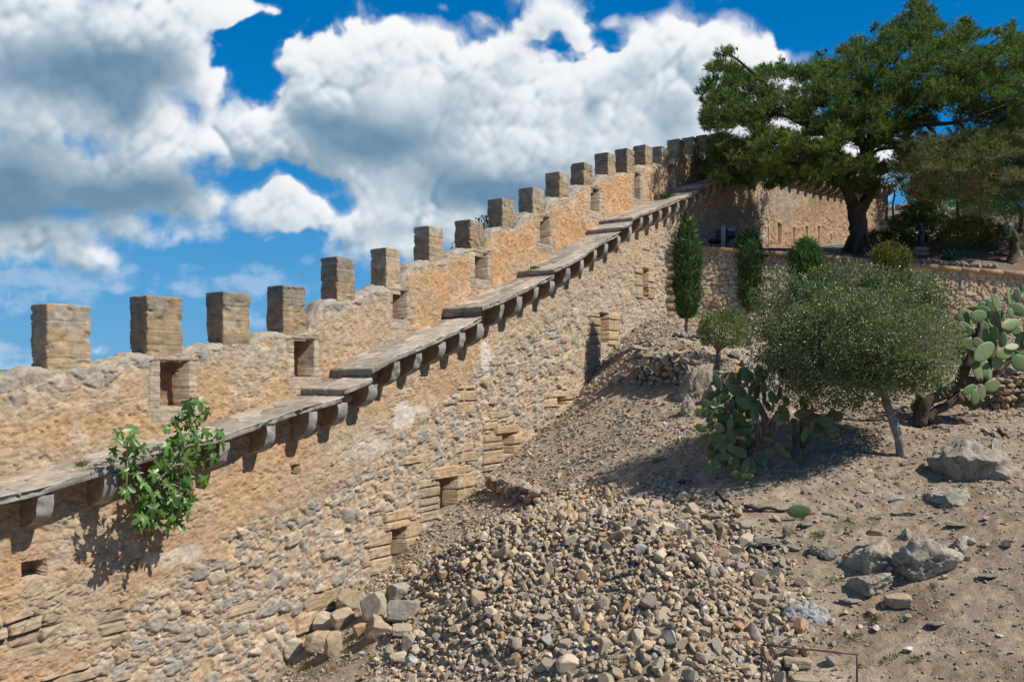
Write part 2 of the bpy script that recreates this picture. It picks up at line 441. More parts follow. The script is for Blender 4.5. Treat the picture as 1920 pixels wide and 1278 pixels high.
hA = .01 + .11 * hid * sstep(0, .04, e) + .03 * fbm(S * 4, Z * 6, 2, 4, 18) + .016 * st - .03 * (1 - sstep(0, .03, e)); cA = (np.array([.40, .31, .215]) * (1 + .3 * (hid - .5) + .22 * st)[..., None]) * (.7 + .3 * sstep(0, .03, e))[..., None]
mA = mA * sstep(-.25, .15, fbm(S * 1.3, Z * 2.2, 7, 3, 23)); C = C * (1 - mA[..., None]) + cA * mA[..., None]; H = H * (1 - mA) + hA * mA
# long ledge lines and cracks through the plaster
ck = np.abs(fbm(S * 1.3, Z * 2.6 - S * .8, 5, 4, 61)); crk = (1 - sstep(.004, .02, ck)) * pm * sstep(-.1, .3, fbm(S * .7, Z, 2, 2, 66))
H = H - .03 * crk; C = C * (1 - .35 * crk[..., None])
# dressed stone round the loopholes
BL = [((691, 996, 732, 1074), 4), ((756, 974, 789, 1058), 4), ((721, 955, 762, 976), 2), ((786, 896, 822, 976), 7), ((856, 884, 886, 960), 4), ((842, 872, 880, 888), 2),
      ((905, 812, 940, 882), 6), ((958, 812, 975, 850), 3), ((857, 722, 890, 775), 4), ((918, 769, 950, 784), 1), ((906, 790, 926, 806), 1), ((860, 846, 890, 866), 2), ((866, 828, 885, 846), 2),
      ((1018, 746, 1042, 764), 2), ((1057, 740, 1072, 764), 3), ((1034, 731, 1066, 745), 1), ((1104, 588, 1123, 645), 5), ((1138, 585, 1158, 648), 5), ((1120, 647, 1140, 659), 1),
      ((1190, 505, 1202, 560), 4), ((1213, 505, 1224, 560), 4), ((1200, 470, 1224, 505), 2), ((572, 1106, 634, 1140), 1), ((552, 1148, 584, 1186), 1), ((425, 1130, 482, 1152), 1), ((757, 852, 786, 870), 1)]
for k, (r_, n) in enumerate(BL):
    blocks(S, Z, H, C, prect(*r_), max(1, round(n * .7)), 300 + k, proud=.06, colr=(.48, .355, .225) if k % 3 else (.45, .345, .24))
for k, r_ in enumerate([(720, 975, 763, 991), (805, 873, 853, 897), (926, 795, 969, 813)]):
    blocks(S, Z, H, C, prect(*r_), 1, 360 + k, proud=.125, vary=.05, colr=(.50, .35, .22))
# the openings themselves are real recesses
OP = [(731, 990, 757, 1056), (822, 895, 855, 962), (940, 814, 958, 851), (1042, 745, 1057, 758), (1123, 587, 1138, 642), (1202, 505, 1213, 557)]
for k, r_ in enumerate(OP):
    s0, s1, z0, z1 = prect(*r_)
    jit = .012 * fbm(S * 6, Z * 9, k, 3, 70)
    m = (S > s0 + jit) & (S < s1 + jit) & (Z > z0 + jit) & (Z < z1 + jit)
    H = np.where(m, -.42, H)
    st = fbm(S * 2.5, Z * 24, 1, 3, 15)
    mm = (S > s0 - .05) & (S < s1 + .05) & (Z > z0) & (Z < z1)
    C = np.where(m[..., None], np.array([.36, .25, .155]) * (1 + .25 * st[..., None]), C)  # darker brown inside the opening: shadow of the reveals put into the colour
for (px, py, rx, ry, dp) in ((60, 1066, 23, 17, .4), (551, 880, 7, 9, .22), (172, 925, 6, 8, .15), (1290, 520, 4, 6, .2)):
    s_, z_ = sz(px, py, W_OFF); Yp = xy(s_, W_OFF)[1]
    ws = abs(s_of(px + rx, W_OFF) - s_of(px - rx, W_OFF)) / 2; wz = ry / F * Yp
    dd = np.maximum(np.abs(S - s_) / ws, np.abs(Z - z_) / wz) + .2 * fbm(S * 6, Z * 6, 2, 2, 5)
    H = np.where(dd < 1, -dp, H)
X, Yg = xy(S, W_OFF + H)
body = grid_obj('wall_body', np.stack([X, Yg, Z], -1), M_wall, fort, C)

# --- parapet: inner face, rounded top, outer face
S1 = s_cols(s_of(-130, 0), S_END + 2, .00145)
n1, n2, n3 = 92, 26, 14
zt = z_par(S1) ; zt = zt + .03 * fbm(S1 * 3.1, 0, 0, 3, 5) + .025 * vnoise(S1 * 9, 0, 0, 6)
zw = z_walk(S1) - .14
tt = np.linspace(0, 1, n1)[:, None]
Si = np.repeat(S1[None, :], n1, 0); Zi = zw + (zt - zw) * tt
hr, cr = rubble(Si, Zi, .30, 121, .05)
hp, cp = plaster(Si, Zi, 141, base=(.50, .335, .19), amp=.026)
topd = zt - Zi
lowW = .50 - .42 * sstep(4, 9, Si)
pm = sstep(-.05, .25, topd - lowW * .55 + .32 * fbm(Si * .9, Zi * 1.6, 1, 4, 131))
redz = sstep(8, 12, Si)[..., None]
cp = cp * (1 - .4 * redz) + cp * np.array([1.06, .84, .70]) * .45 * redz
Cr = cr * np.array([.95, .98, 1.0])
emb = (.45 * sstep(.0, .35, fbm(Si * 1.3, Zi * 1.8, 21, 3, 151)) * (1 - .6 * redz[..., 0]))
H = hr * (1 - pm) + (hp + .03 + hr * emb) * pm; cpe = cp * (1 - emb[..., None]) + Cr * emb[..., None]; C = Cr * (1 - pm[..., None]) + cpe * pm[..., None]
gl = (1 - sstep(0, .12, topd))[..., None] * .7
C = C * (1 - gl) + np.array([.33, .32, .29]) * (1 + .3 * fbm(Si * 5, Zi * 5, 3, 3, 8))[..., None] * gl
NI = [(300, 677, 352, 762), (551, 637, 586, 706), (737, 546, 761, 598), (890, 475, 912, 523), (1011, 406, 1029, 457), (1108, 355, 1122, 396), (1189, 326, 1199, 372), (1253, 308, 1263, 352)]
for k, r_ in enumerate(NI):
    s0, s1, z0, z1 = prect(*r_, off=0)
    w = .17
    for q, rr in enumerate([(s0 - w, s0, z0 - .1, z1), (s1, s1 + w, z0 - .12, z1), (s0 - w * .5, s1 + w * .6, z1, z1 + .10), (s0 - w, s1 + w, z0 - .28, z0)]):
        blocks(Si, Zi, H, C, rr, (2, 2, 1, 1)[q], 500 + 10 * k + q, proud=.016, vary=.7, colr=(.45, .365, .27) if q < 2 else (.42, .35, .27), jmin=.0)
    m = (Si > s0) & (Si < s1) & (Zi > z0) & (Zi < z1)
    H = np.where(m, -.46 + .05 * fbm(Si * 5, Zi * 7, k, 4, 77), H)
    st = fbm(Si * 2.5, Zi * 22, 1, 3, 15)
    C = np.where(m[..., None], np.array([.30, .185, .115]) * (1 + .25 * st[..., None]), C)  # niche shade painted in as a dark red-brown back
# over the top
ang = np.linspace(0, 1, n2)[1:, None]
offs = -T_PAR * ang
Zo = zt + .05 * np.sin(ang * math.pi) + .02 * fbm(S1[None, :] * 4, ang * 2.5, 3, 4, 17) - .05 * sstep(.85, 1, ang)
So = np.repeat(S1[None, :], n2 - 1, 0)
hr2, cr2 = rubble(So, offs + 0 * So + 40, .27, 121, .05)
C2 = (cr2 * .45 + np.array([.36, .335, .29]) * .55) * (1 + .25 * fbm(So * 4, offs * 4, 1, 4, 33))[..., None]
och = sstep(.15, .4, fbm(So * 5, offs * 5, 9, 3, 36))[..., None] * .4
C2 = C2 * (1 - och) + np.array([.45, .33, .16]) * och
Zo = Zo + hr2 * .55
ta = np.linspace(0, 1, n3)[1:, None]
Zd = (Zo[-1] - .02) + (CZ - 12 - Zo[-1]) * ta ** 2
Sd = np.repeat(S1[None, :], n3 - 1, 0)
Od = -T_PAR - .02 + 0 * Sd
Sall = np.concatenate([Si, So, Sd]); Oall = np.concatenate([H, offs + 0 * So, Od]); Zall = np.concatenate([Zi, Zo, Zd])
Oall[n1 - 3:n1] = np.minimum(Oall[n1 - 3:n1], np.array([.012, .0, -.012])[:, None] + .0)
Call = np.concatenate([C, C2, np.broadcast_to(np.array([.40, .33, .25]), Sd.shape + (3,))])
X, Yg = xy(Sall, Oall)
parapet = grid_obj('parapet', np.stack([X, Yg, Zall], -1), M_wall, fort, Call)

# --- merlons
def merlon_geo(s0, s1, z0, z1, seed):
    r = np.random.RandomState(seed)
    cs = np.cumsum(np.concatenate([[0], r.uniform(.8, 1.2, 4)])); cs = cs / cs[-1]
    joints = z0 + (z1 - z0) * cs[1:-1]
    ns, nt, nz = 26, 18, 64
    per = []
    for a in np.linspace(0, 1, ns, endpoint=False): per.append((a, 0.0, 0, 1))
    for a in np.linspace(0, 1, nt, endpoint=False): per.append((1.0, a, 1, 0))
    for a in np.linspace(0, 1, ns, endpoint=False): per.append((1 - a, 1.0, 0, -1))
    for a in np.linspace(0, 1, nt, endpoint=False): per.append((0.0, 1 - a, -1, 0))
    per = np.array(per); n = len(per)
    tz = np.linspace(0, 1, nz)[:, None]
    ctr = ((s0 + s1) / 2, -T_PAR / 2 + .0)
    ss = s0 + (s1 - s0) * per[None, :, 0] + 0 * tz; oo = -T_PAR * per[None, :, 1] + 0 * tz
    zz = z0 + (z1 - z0) * tz + 0 * ss
    k = np.searchsorted(joints, zz)
    ins = np.array(r.uniform(-.005, .008, 5))[k]
    jd = np.min(np.abs(zz[..., None] - joints), -1)
    dd = .005 * fbm(ss * 3 + seed, zz * 26, oo * 3, 3, seed) + .006 * fbm(ss * 11, zz * 11, oo * 11, 4, seed + 3) - .014 * (1 - sstep(0, .016, jd)) + ins - .03 * sstep(.28, .5, fbm(ss * 4 + seed * 7, zz * 5, oo * 4, 3, seed + 31))
    # chipped corners
    edge = np.minimum(np.minimum(per[:, 0], 1 - per[:, 0]) * (s1 - s0), np.minimum(per[:, 1], 1 - per[:, 1]) * T_PAR)
    corner = np.exp(-(np.minimum(per[:, 0], 1 - per[:, 0]) * (s1 - s0) + np.minimum(per[:, 1], 1 - per[:, 1]) * T_PAR) / .02)[None, :]
    dd = dd - corner * (.003 + .05 * np.clip(fbm(zz * 6, per[None, :, 0] * 3, seed, 3, seed) - .02, 0, 1) * .8)
    dd = dd - .014 * sstep(.985, 1, tz)
    vx = ss - ctr[0]; vo = oo - ctr[1]
    ss2 = ctr[0] + vx * (1 + dd / ((s1 - s0) / 2)); oo2 = ctr[1] + vo * (1 + dd / (T_PAR / 2))
    base = np.array([(.37, .265, .15), (.40, .29, .17), (.35, .255, .15), (.38, .28, .17)])[(k + seed) % 4]
    C = base * (1 + .25 * fbm(ss * 2.5, zz * 26, oo * 2.5, 3, seed + 5))[..., None]
    lv_ = r.uniform(-.16, .14); lich = sstep(.60, .88, tz + lv_ + .28 * fbm(ss * 6, zz * 6, oo * 6, 3, seed + 8))[..., None] * .85
    sp = sstep(.1, .4, fbm(ss * 7, zz * 7, oo * 7, 3, seed + 14))[..., None] * .5
    C = C * (1 - np.maximum(lich, sp)) + np.array([.30, .275, .23]) * (1 + .35 * fbm(ss * 12, zz * 12, oo * 12, 3, seed + 9))[..., None] * np.maximum(lich, sp)
    white = sstep(.25, .45, fbm(ss * 4, zz * 14, oo * 4, 3, seed + 11))[..., None] * .45
    C = C * (1 - white) + np.array([.46, .41, .34]) * white
    orange = (sstep(.9, .99, tz) * sstep(.2, .4, fbm(ss * 5, zz * 3, oo * 5, 2, seed + 21)))[..., None] * .7
    C = C * (1 - orange) + np.array([.42, .22, .05]) * orange
    mo = ((1 - sstep(.004, .016, jd)) * .7 * sstep(-.2, .2, fbm(ss * 3, zz * 3, oo * 3, 2, seed + 41)))[..., None]
    C = C * (1 - mo) + np.array([.50, .44, .36]) * mo; tint = np.array(r.uniform(.82, 1.14, 6))[k][..., None]; C = C * tint
    # cap
    rings = [(ss2, oo2, zz, C)]
    for f_, dz in ((.66, .012), (.33, .018), (.02, .02)):
        rings.append(((ctr[0] + (ss2[-1] - ctr[0]) * f_)[None], (ctr[1] + (oo2[-1] - ctr[1]) * f_)[None], (zz[-1] + dz + .012 * fbm(ss2[-1] * 5 * f_, oo2[-1] * 5 * f_, 1, 2, seed))[None], C[-1:] * .95))
    ss2, oo2, zz, C = [np.concatenate([q[i] for q in rings]) for i in range(4)]
    x, y = xy(ss2, oo2)
    return np.stack([x, y, zz], -1).reshape(-1, 3), grid_faces(len(ss2), n, closed=True), C.reshape(-1, 3)

ML = [(88, 172, 692, 565), (275, 343, 665, 549), (418, 470, 643, 542), (531, 575, 627, 532), (632, 666, 565, 478), (724, 751, 540, 461), (805, 832, 489, 421), (881, 907, 470, 408), (942, 966, 430, 368),
      (999, 1021, 402, 349), (1049, 1067, 373, 320), (1095, 1112, 349, 301), (1140, 1155, 330, 284), (1176, 1190, 325, 276), (1210, 1223, 311, 270), (1241, 1254, 310, 272), (1273, 1284, 297, 259), (1300, 1312, 290, 254), (1325, 1337, 287, 250), (1352, 1362, 283, 247)]
for k, (a, b, pb, pt) in enumerate(ML):
    s0, s1 = s_of(a, 0), s_of(b, 0)
    _, z1 = sz(a, pt, 0); z1 += random.uniform(-.02, .02); zb0 = min(z_par(s0), z_par(s1), sz(a, pb, 0)[1]) - .12
    V, f, c = merlon_geo(s0, s1 + random.uniform(-.015, .015), zb0, z1 - .02, 40 + k); c = c * random.uniform(.88, 1.12)
    mesh_obj('merlon', V, [f], M_ash, fort, c)

# --- walkway slabs: one flight of flags per level
for k, a in enumerate(TR):
    s0, s1 = a[0, 0], a[-1, 0]
    sc1 = s_cols(s0, s1, .0019); sc1 = np.unique(np.concatenate([sc1, [s0, s1]]))
    zf = lambda s: np.interp(s, a[:, 0], a[:, 1])
    no = 56
    of = np.linspace(-.04, E_OFF, no)
    ss = np.repeat(sc1[None, :], no, 0); oo = np.repeat(of[:, None], len(sc1), 1)
    wv = voro(ss / .55 + .12 * fbm(ss * 3, oo * 3, 1, 3, 9), oo / .42 + .12 * fbm(ss * 3, oo * 3, 5, 3, 19), 90 + k)
    e = wv[1] - wv[0]
    stn = (wv[2] - .5)
    rb = sstep(.75, .85, oo)     # the outer kerb stones are long and even
    joint = np.minimum(np.abs((ss / 1.05) % 1 - .5) * 1.05 , 1); joint = np.abs((ss / 1.05 + .5) % 1 - .5) * 1.05
    h = .022 * stn * sstep(.02, .12, e) - .018 * (1 - sstep(.015, .06, e))
    h = h * (1 - rb) + rb * (-.04 * (1 - sstep(.006, .03, joint)))
    h = h + .012 * fbm(ss * 4, oo * 4, 2, 4, 44) + .004 * fbm(ss * 15, oo * 15, 2, 4, 47, .65)
    Ztop = zf(ss) + h - .012 * sstep(E_OFF - .03, E_OFF, oo)
    Cc = np.array([.44, .375, .30]) * (1 + .75 * stn * (1 - rb) + .5 * (hsh(np.floor(ss / 1.05 + .5), ss * 0 + k, ss * 0, 8) - .5) * rb + .2 * fbm(ss * 3, oo * 4, 4, 4, 55) + .08 * fbm(ss * 16, oo * 16, 4, 3, 56))[..., None]
    Cc = Cc * (1 - .6 * (1 - sstep(.015, .08, e)) * (1 - rb))[..., None]
    grey = sstep(-.1, .4, fbm(ss * 2, oo * 2, 8, 4, 58))[..., None] * .55
    Cc = Cc * (1 - grey) + np.array([.36, .35, .32]) * grey
    pk = ((1 - sstep(.0, .3, oo)) * .6)[..., None]
    Cc = Cc * (1 - pk) + np.array([.40, .27, .19]) * pk
    # fascia and underside
    nf = 10
    tf = np.linspace(0, 1, nf)[1:, None]
    sf = np.repeat(sc1[None, :], nf - 1, 0)
    kid = np.floor(sf / 1.05 + .5); of2 = E_OFF + .035 * (hsh(kid, kid * 0 + k, kid * 0, 8) - .6) + .026 * fbm(sf * 6, tf * .7, 3, 5, 61) - .06 * sstep(.25, .5, fbm(sf * 2.6, tf * .4, 9, 3, 63)) - .02 * (1 - sstep(.004, .02, np.abs((sf / 1.05 + .5) % 1 - .5) * 1.05)) - .02 * tf ** 3
    zf2 = zf(sf) - .012 - SLAB_T * tf
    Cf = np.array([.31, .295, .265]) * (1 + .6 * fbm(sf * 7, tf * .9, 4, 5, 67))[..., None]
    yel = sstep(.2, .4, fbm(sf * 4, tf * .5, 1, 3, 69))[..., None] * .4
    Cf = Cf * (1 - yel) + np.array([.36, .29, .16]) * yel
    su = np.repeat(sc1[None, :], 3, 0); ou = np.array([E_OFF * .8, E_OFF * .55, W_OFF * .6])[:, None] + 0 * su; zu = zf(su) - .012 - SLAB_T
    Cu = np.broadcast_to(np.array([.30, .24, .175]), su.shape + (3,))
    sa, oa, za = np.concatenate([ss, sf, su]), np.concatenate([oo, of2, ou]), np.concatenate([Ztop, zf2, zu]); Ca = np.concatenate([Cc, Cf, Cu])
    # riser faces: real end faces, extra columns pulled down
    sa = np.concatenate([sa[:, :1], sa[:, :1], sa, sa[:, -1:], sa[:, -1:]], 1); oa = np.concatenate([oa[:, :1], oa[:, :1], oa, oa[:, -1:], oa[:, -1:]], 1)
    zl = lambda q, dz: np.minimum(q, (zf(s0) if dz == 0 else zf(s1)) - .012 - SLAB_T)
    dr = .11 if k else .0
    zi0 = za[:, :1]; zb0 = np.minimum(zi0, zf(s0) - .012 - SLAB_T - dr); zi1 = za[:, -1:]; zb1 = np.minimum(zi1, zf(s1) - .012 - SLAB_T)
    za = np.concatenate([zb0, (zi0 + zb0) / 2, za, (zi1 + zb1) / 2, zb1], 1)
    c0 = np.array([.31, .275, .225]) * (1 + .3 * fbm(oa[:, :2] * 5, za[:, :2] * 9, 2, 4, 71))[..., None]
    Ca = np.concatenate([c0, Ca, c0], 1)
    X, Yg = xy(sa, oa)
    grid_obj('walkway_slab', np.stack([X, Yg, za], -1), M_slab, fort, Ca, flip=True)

# --- corbels
def corbel(s0, s1, ztop, drop, seed, inner=W_OFF - .08, outer=E_OFF - .03, xyf=None):
    xyf = xyf or xy
    a = np.linspace(0, 1, 22)
    prof = [(outer, ztop)]
    hcut = .28
    for q in np.linspace(0, 1, 5)[1:]: prof.append((outer + .004 * q, ztop - drop * hcut * q))
    L = outer - inner
    for q in np.linspace(0, math.pi / 2, 14)[1:]:
        prof.append((inner + L * math.cos(q) ** .8, ztop - drop * hcut - drop * (1 - hcut) * math.sin(q)))
    prof = np.array(prof); m = len(prof)
    ns = 9
    sv = np.linspace(s0, s1, ns)
    ss = np.repeat(sv[None, :], m, 0); oo = np.repeat(prof[:, :1], ns, 1); zz = np.repeat(prof[:, 1:], ns, 1)
    n_ = fbm(ss * 8 + seed, oo * 8, zz * 8, 4, seed)
    ed = (np.abs(np.linspace(-1, 1, ns)) ** 6)[None, :]
    oo = oo + .026 * n_ - .012 * ed - .04 * sstep(.2, .5, fbm(ss * 4 + seed * 3, zz * 4, oo * 4, 2, seed + 7)); zz2 = zz + .008 * n_ + .008 * ed
    x, y = xyf(ss, oo)
    V = [np.stack([x, y, zz2], -1).reshape(-1, 3)]; fs = [grid_faces(m, ns, flip=True)]
    C = [(np.array([.34, .325, .295]) * (1 + .45 * fbm(ss * 5 + seed, zz * 5, oo * 3, 4, seed + 2))[..., None]).reshape(-1, 3)]
    base = m * ns
    for side, sv_, fl in ((0, s0, False), (1, s1, True)):   # fan of rings toward the root for a clean side face
        rr = np.linspace(0, 1, 10)
        po = oo[:, 0 if side == 0 else -1][:, None]; pz = zz2[:, 0 if side == 0 else -1][:, None]
        o2 = po + (inner - po) * rr[None, :]; z2 = pz + (ztop - pz) * 0 * rr[None, :]
        s2 = sv_ + .014 * fbm(o2 * 9, z2 * 9, seed, 3, seed + side) * (rr[None, :] > 0)
        x, y = xyf(s2 + 0 * o2, o2)
        V.append(np.stack([x, y, z2], -1).reshape(-1, 3)); fs.append(grid_faces(m, 10, base=base, flip=fl)); base += m * 10
        C.append((np.array([.36, .255, .165]) * (1 + .35 * fbm(o2 * 4 + seed, z2 * 6, side, 4, seed + 4))[..., None]).reshape(-1, 3))
    return np.concatenate(V), fs, np.concatenate(C)

CPX = [-60, 20 - 0, 103, 225, 330, 433, 518, 595, 655, 708, 752, 794, 838, 874, 908, 949, 980, 1012, 1040, 1072, 1096, 1121, 1142, 1166, 1187, 1208, 1225, 1243, 1260, 1275, 1290, 1306, 1319, 1332, 1344, 1356, 1368, 1379, 1390, 1400]
CPX.remove(20)
for k, px in enumerate(CPX):
    rc_ = np.random.RandomState(800 + k); s1 = s_of(px, E_OFF - .03); s0 = s1 - rc_.uniform(.20, .27)
    zt_ = min(z_walk(s0), z_walk(s1)) - SLAB_T - .008
    V, fs, c = corbel(s0, s1, zt_, .55 + rc_.uniform(-.06, .05), 600 + k, outer=E_OFF - rc_.uniform(.02, .07))
    mesh_obj('corbel', V, fs, M_wall, fort, c)
# ------------------------------------------------------------------ ground
def tps(pts, sm=1e-3):
    p = np.array(pts, float); xy_ = p[:, :2] / 10; n = len(p)
    def phi(d): return np.where(d > 1e-9, d * d * np.log(d + 1e-12), 0)
    K = phi(np.linalg.norm(xy_[:, None] - xy_[None], axis=2)) + sm * np.eye(n)
    A = np.zeros((n + 3, n + 3)); A[:n, :n] = K; A[:n, n] = 1; A[:n, n + 1:] = xy_; A[n, :n] = 1; A[n + 1:, :n] = xy_.T
    w = np.linalg.solve(A, np.concatenate([p[:, 2], np.zeros(3)]))
    def f(x, y):
        x = np.asarray(x, float); y = np.asarray(y, float); sh = np.broadcast(x, y).shape
        q = np.stack([np.broadcast_to(x, sh).ravel(), np.broadcast_to(y, sh).ravel()], 1) / 10
        out = np.empty(len(q))
        for i in range(0, len(q), 20000):
            d = np.linalg.norm(q[i:i + 20000, None] - xy_[None], axis=2)
            out[i:i + 20000] = phi(d) @ w[:n] + w[n] + q[i:i + 20000] @ w[n + 1:]
        return out.reshape(sh)
    return f

gp = []
for px in (-250, 100, 300, 490, 545, 600, 690, 760, 830, 895, 960, 1010, 1060, 1100, 1140, 1210, 1245):
    s = s_of(px, W_OFF); x, y = xy(s, W_OFF); gp.append((x, y, float(z_base(s))))
for px, py, Y in [(700, 1278, 14.5), (1000, 1278, 13), (1300, 1278, 12), (1620, 1278, 11.4), (1900, 1278, 11), (2100, 1278, 10.5), (1900, 1000, 13.3), (1650, 1000, 14.3), (1400, 890, 16.5), (1680, 850, 16.8),
                  (1100, 900, 19), (1250, 760, 22), (1290, 722, 22.6), (1200, 716, 23.6), (1200, 660, 24.6), (1270, 645, 24.2), (1285, 625, 27), (1400, 605, 31.9), (1600, 602, 32.2), (1900, 612, 32.6), (2100, 618, 32.6), (1850, 752, 19.5),
                  (2000, 760, 19), (1900, 690, 21.8), (1540, 705, 23), (1440, 735, 21), (1380, 660, 24.5), (1000, 1000, 17.2), (1000, 1100, 15.4), (1300, 1100, 13.9), (850, 1140, 15.6), (1200, 820, 20), (1420, 640, 27), (1700, 690, 23),
                  (1300, 1000, 15.2), (1600, 1150, 12.6), (2200, 1000, 13)]:
    q = P(px, py, Y); gp.append(tuple(q))
for x, y, z in [(0, 5, CZ - 5.6), (-6, 8, CZ - 6.4), (8, 5, CZ - 4.9), (15, 6, CZ - 4.2), (22, 12, CZ - 2.6), (24, 20, CZ + .2), (26, 30, CZ + 1.6), (-10, 12, CZ - 6.6)]:
    gp.append((x, y, z))
_g = tps(gp, 2e-3)

def G(x, y):
    """bare ground, before grit and stones"""
    return _g(x, y)

def hit(px, py, fn=None, y0=7.0, y1=40.0):
    """point of the ground seen at a photo pixel"""
    fn = fn or G
    Y = np.arange(y0, y1, .02); X = (px - 960) / F * Y; Zr = CZ + (700 - py) / F * Y
    d = Zr - fn(X, Y)
    k = np.where((d[:-1] > 0) & (d[1:] <= 0))[0]
    k = k[0] if len(k) else len(Y) - 2
    return np.array([X[k], Y[k], Zr[k]])

# heap of rubble: footprint traced on the ground, height from distance to its edge
HEAP = np.array([hit(px, py)[:2] for px, py in [(735, 1120), (790, 1058), (850, 1035), (905, 985), (1000, 962), (1075, 925), (1150, 940), (1225, 918), (1300, 965), (1345, 985), (1420, 1050), (1462, 1130), (1440, 1210), (1400, 1330), (1100, 1420), (800, 1330), (735, 1250), (770, 1180)]])
def poly_dist(x, y, poly):
    x = np.asarray(x, float); y = np.asarray(y, float)
    d = np.full(x.shape, 1e9); ins = np.zeros(x.shape, bool)
    for i in range(len(poly)):
        a, b = poly[i], poly[(i + 1) % len(poly)]
        ab = b - a; t = np.clip(((x - a[0]) * ab[0] + (y - a[1]) * ab[1]) / (ab @ ab), 0, 1)
        d = np.minimum(d, np.hypot(x - a[0] - t * ab[0], y - a[1] - t * ab[1]))
        c = ((a[1] > y) != (b[1] > y)) & (x < (b[0] - a[0]) * (y - a[1]) / (b[1] - a[1] + 1e-12) + a[0])
        ins ^= c
    return np.where(ins, d, -d)
def heap(x, y):
    d = poly_dist(x, y, HEAP)
    return .40 * sstep(0, 1.7, d) + .09 * np.clip(d, 0, 1.2) + .16 * fbm(np.asarray(x) * .7, np.asarray(y) * .7, 2, 3, 5) * sstep(0, .8, d)

def axis(a, b, st, far):
    c = list(np.arange(a, b + 1e-6, st)); g = st; hi = []; lo = []
    v = b
    while v < far: g *= 1.35; v += g; hi.append(v)
    v = a; g = st
    while v > -far: g *= 1.35; v -= g; lo.append(v)
    return np.array(lo[::-1] + c + hi)
AX = axis(-9, 19, .042, 6000); AY = axis(8, 33.2, .042, 6000)
GX, GY = np.meshgrid(AX, AY)
cx = np.clip(GX, -11, 26); cy = np.clip(GY, 3, 34)
hp_ = heap(cx, cy); Zg = G(cx, cy) + hp_ * .92
dout = np.hypot(GX - cx, GY - cy)
# beyond the court the hill falls away on every side
sw = (GX - P0[0]) * NRM[0] + (GY - P0[1]) * NRM[1]      # distance inside (+) or outside (-) the wall
fall = sstep(0, 220, dout) * 95 + np.clip(-sw - .6, 0, 80) * .55
Zg = Zg - fall
inner = dout < .01
grit = .014 * fbm(GX * 15, GY * 15, 9, 3, 10, .65) + .010 * fbm(GX * 24, GY * 24, 6, 2, 9) + .05 * fbm(GX * .9, GY * .9, 1, 3, 3) + .028 * fbm(GX * 3.5, GY * 3.5, 4, 3, 6) + .016 * fbm(GX * 11, GY * 11, 2, 3, 8)
Zg = Zg + grit * np.where(inner, 1, 0)
n1 = fbm(GX * .35, GY * .35, 1, 4, 90); n2 = fbm(GX * 1.7, GY * 1.7, 5, 4, 93); n3 = fbm(GX * 6, GY * 6, 3, 3, 97)
Cg = np.array([.43, .34, .25]) * (1 + .20 * n1 + .16 * n2 + .14 * n3)[..., None]
dw = sstep(5.5, 0, np.abs(sw - W_OFF))[..., None]            # mortar dust under the wall
Cg = Cg * (1 - .6 * dw) + np.array([.46, .37, .285]) * (1 + .15 * n2)[..., None] * .6 * dw
br = sstep(4, 9, GX)[..., None] * sstep(25, 20, GY)[..., None] * .6
Cg = Cg * (1 - br) + np.array([.34, .26, .19]) * (1 + .25 * n2 + .25 * n3)[..., None] * br
dk = sstep(.12, .45, n2 + .4 * n3)[..., None] * .35
Cg = Cg * (1 - dk) + np.array([.23, .17, .12]) * dk
pl_ = sstep(.2, .5, fbm(GX * 1.1, GY * 1.6, 12, 5, 88))[..., None] * .5
Cg = Cg * (1 - pl_) + np.array([.44, .36, .275]) * pl_
lt_ = sstep(.0, .4, fbm(GX * .55 + 3, GY * .8, 17, 5, 188) - .25 * sstep(6.5, 3.0, GX) - .2 * sstep(22, 26, GY))[..., None] * .55
Cg = Cg * (1 - lt_) + np.array([.19, .135, .085]) * (1 + .4 * n3)[..., None] * lt_
gr = sstep(.25, .55, fbm(GX * .8, GY * .8, 8, 4, 99))[..., None] * .3
Cg = Cg * (1 - gr) + np.array([.16, .15, .07]) * gr
hm = sstep(.02, .14, hp_)[..., None]
Cg = Cg * (1 - hm) + np.array([.42, .345, .25]) * (1 + .2 * n2 + .2 * n3)[..., None] * hm
spk = fbm(GX * 13, GY * 13, 4, 3, 201, .65); spk2 = vnoise(GX * 22, GY * 22, 3, 207); Cg = Cg * (1 + .30 * spk + .16 * spk2)[..., None]
mat_ = (sstep(.12, .4, fbm(GX * 2.6, GY * 2.6, 6, 4, 211)) * sstep(-.1, .3, fbm(GX * .5, GY * .7, 2, 3, 213)))[..., None] * .55
Cg = Cg * (1 - mat_) + np.array([.175, .145, .07]) * (1 + .4 * spk)[..., None] * mat_
ground = tag(grid_obj('ground', np.stack([GX, GY, Zg], -1), M_soil, None, Cg), kind='structure')
del GX, GY, Zg, Cg, n1, n2, n3, grit
# long green hill on the far horizon
hx = np.linspace(-3600, -1500, 60); hv = np.linspace(0, 1, 12)
HX = np.repeat(hx[None, :], 12, 0); HY = 3000 + 500 * hv[:, None] + 0 * HX
prof = 15 * sstep(-1480, -1950, HX) * (1 + .25 * vnoise(HX / 300, 0, 0, 4))
HZ = CZ - 110 + (110 + prof) * np.sin(hv * math.pi)[:, None] ** .6
hills = tag(grid_obj('hills', np.stack([HX, HY, HZ], -1), surf_mat('far_hillside', source='rgb', color=(.13, .19, .11), nsc=.01, fsc=.05, bsc=.05, bump=0), None), kind='structure')

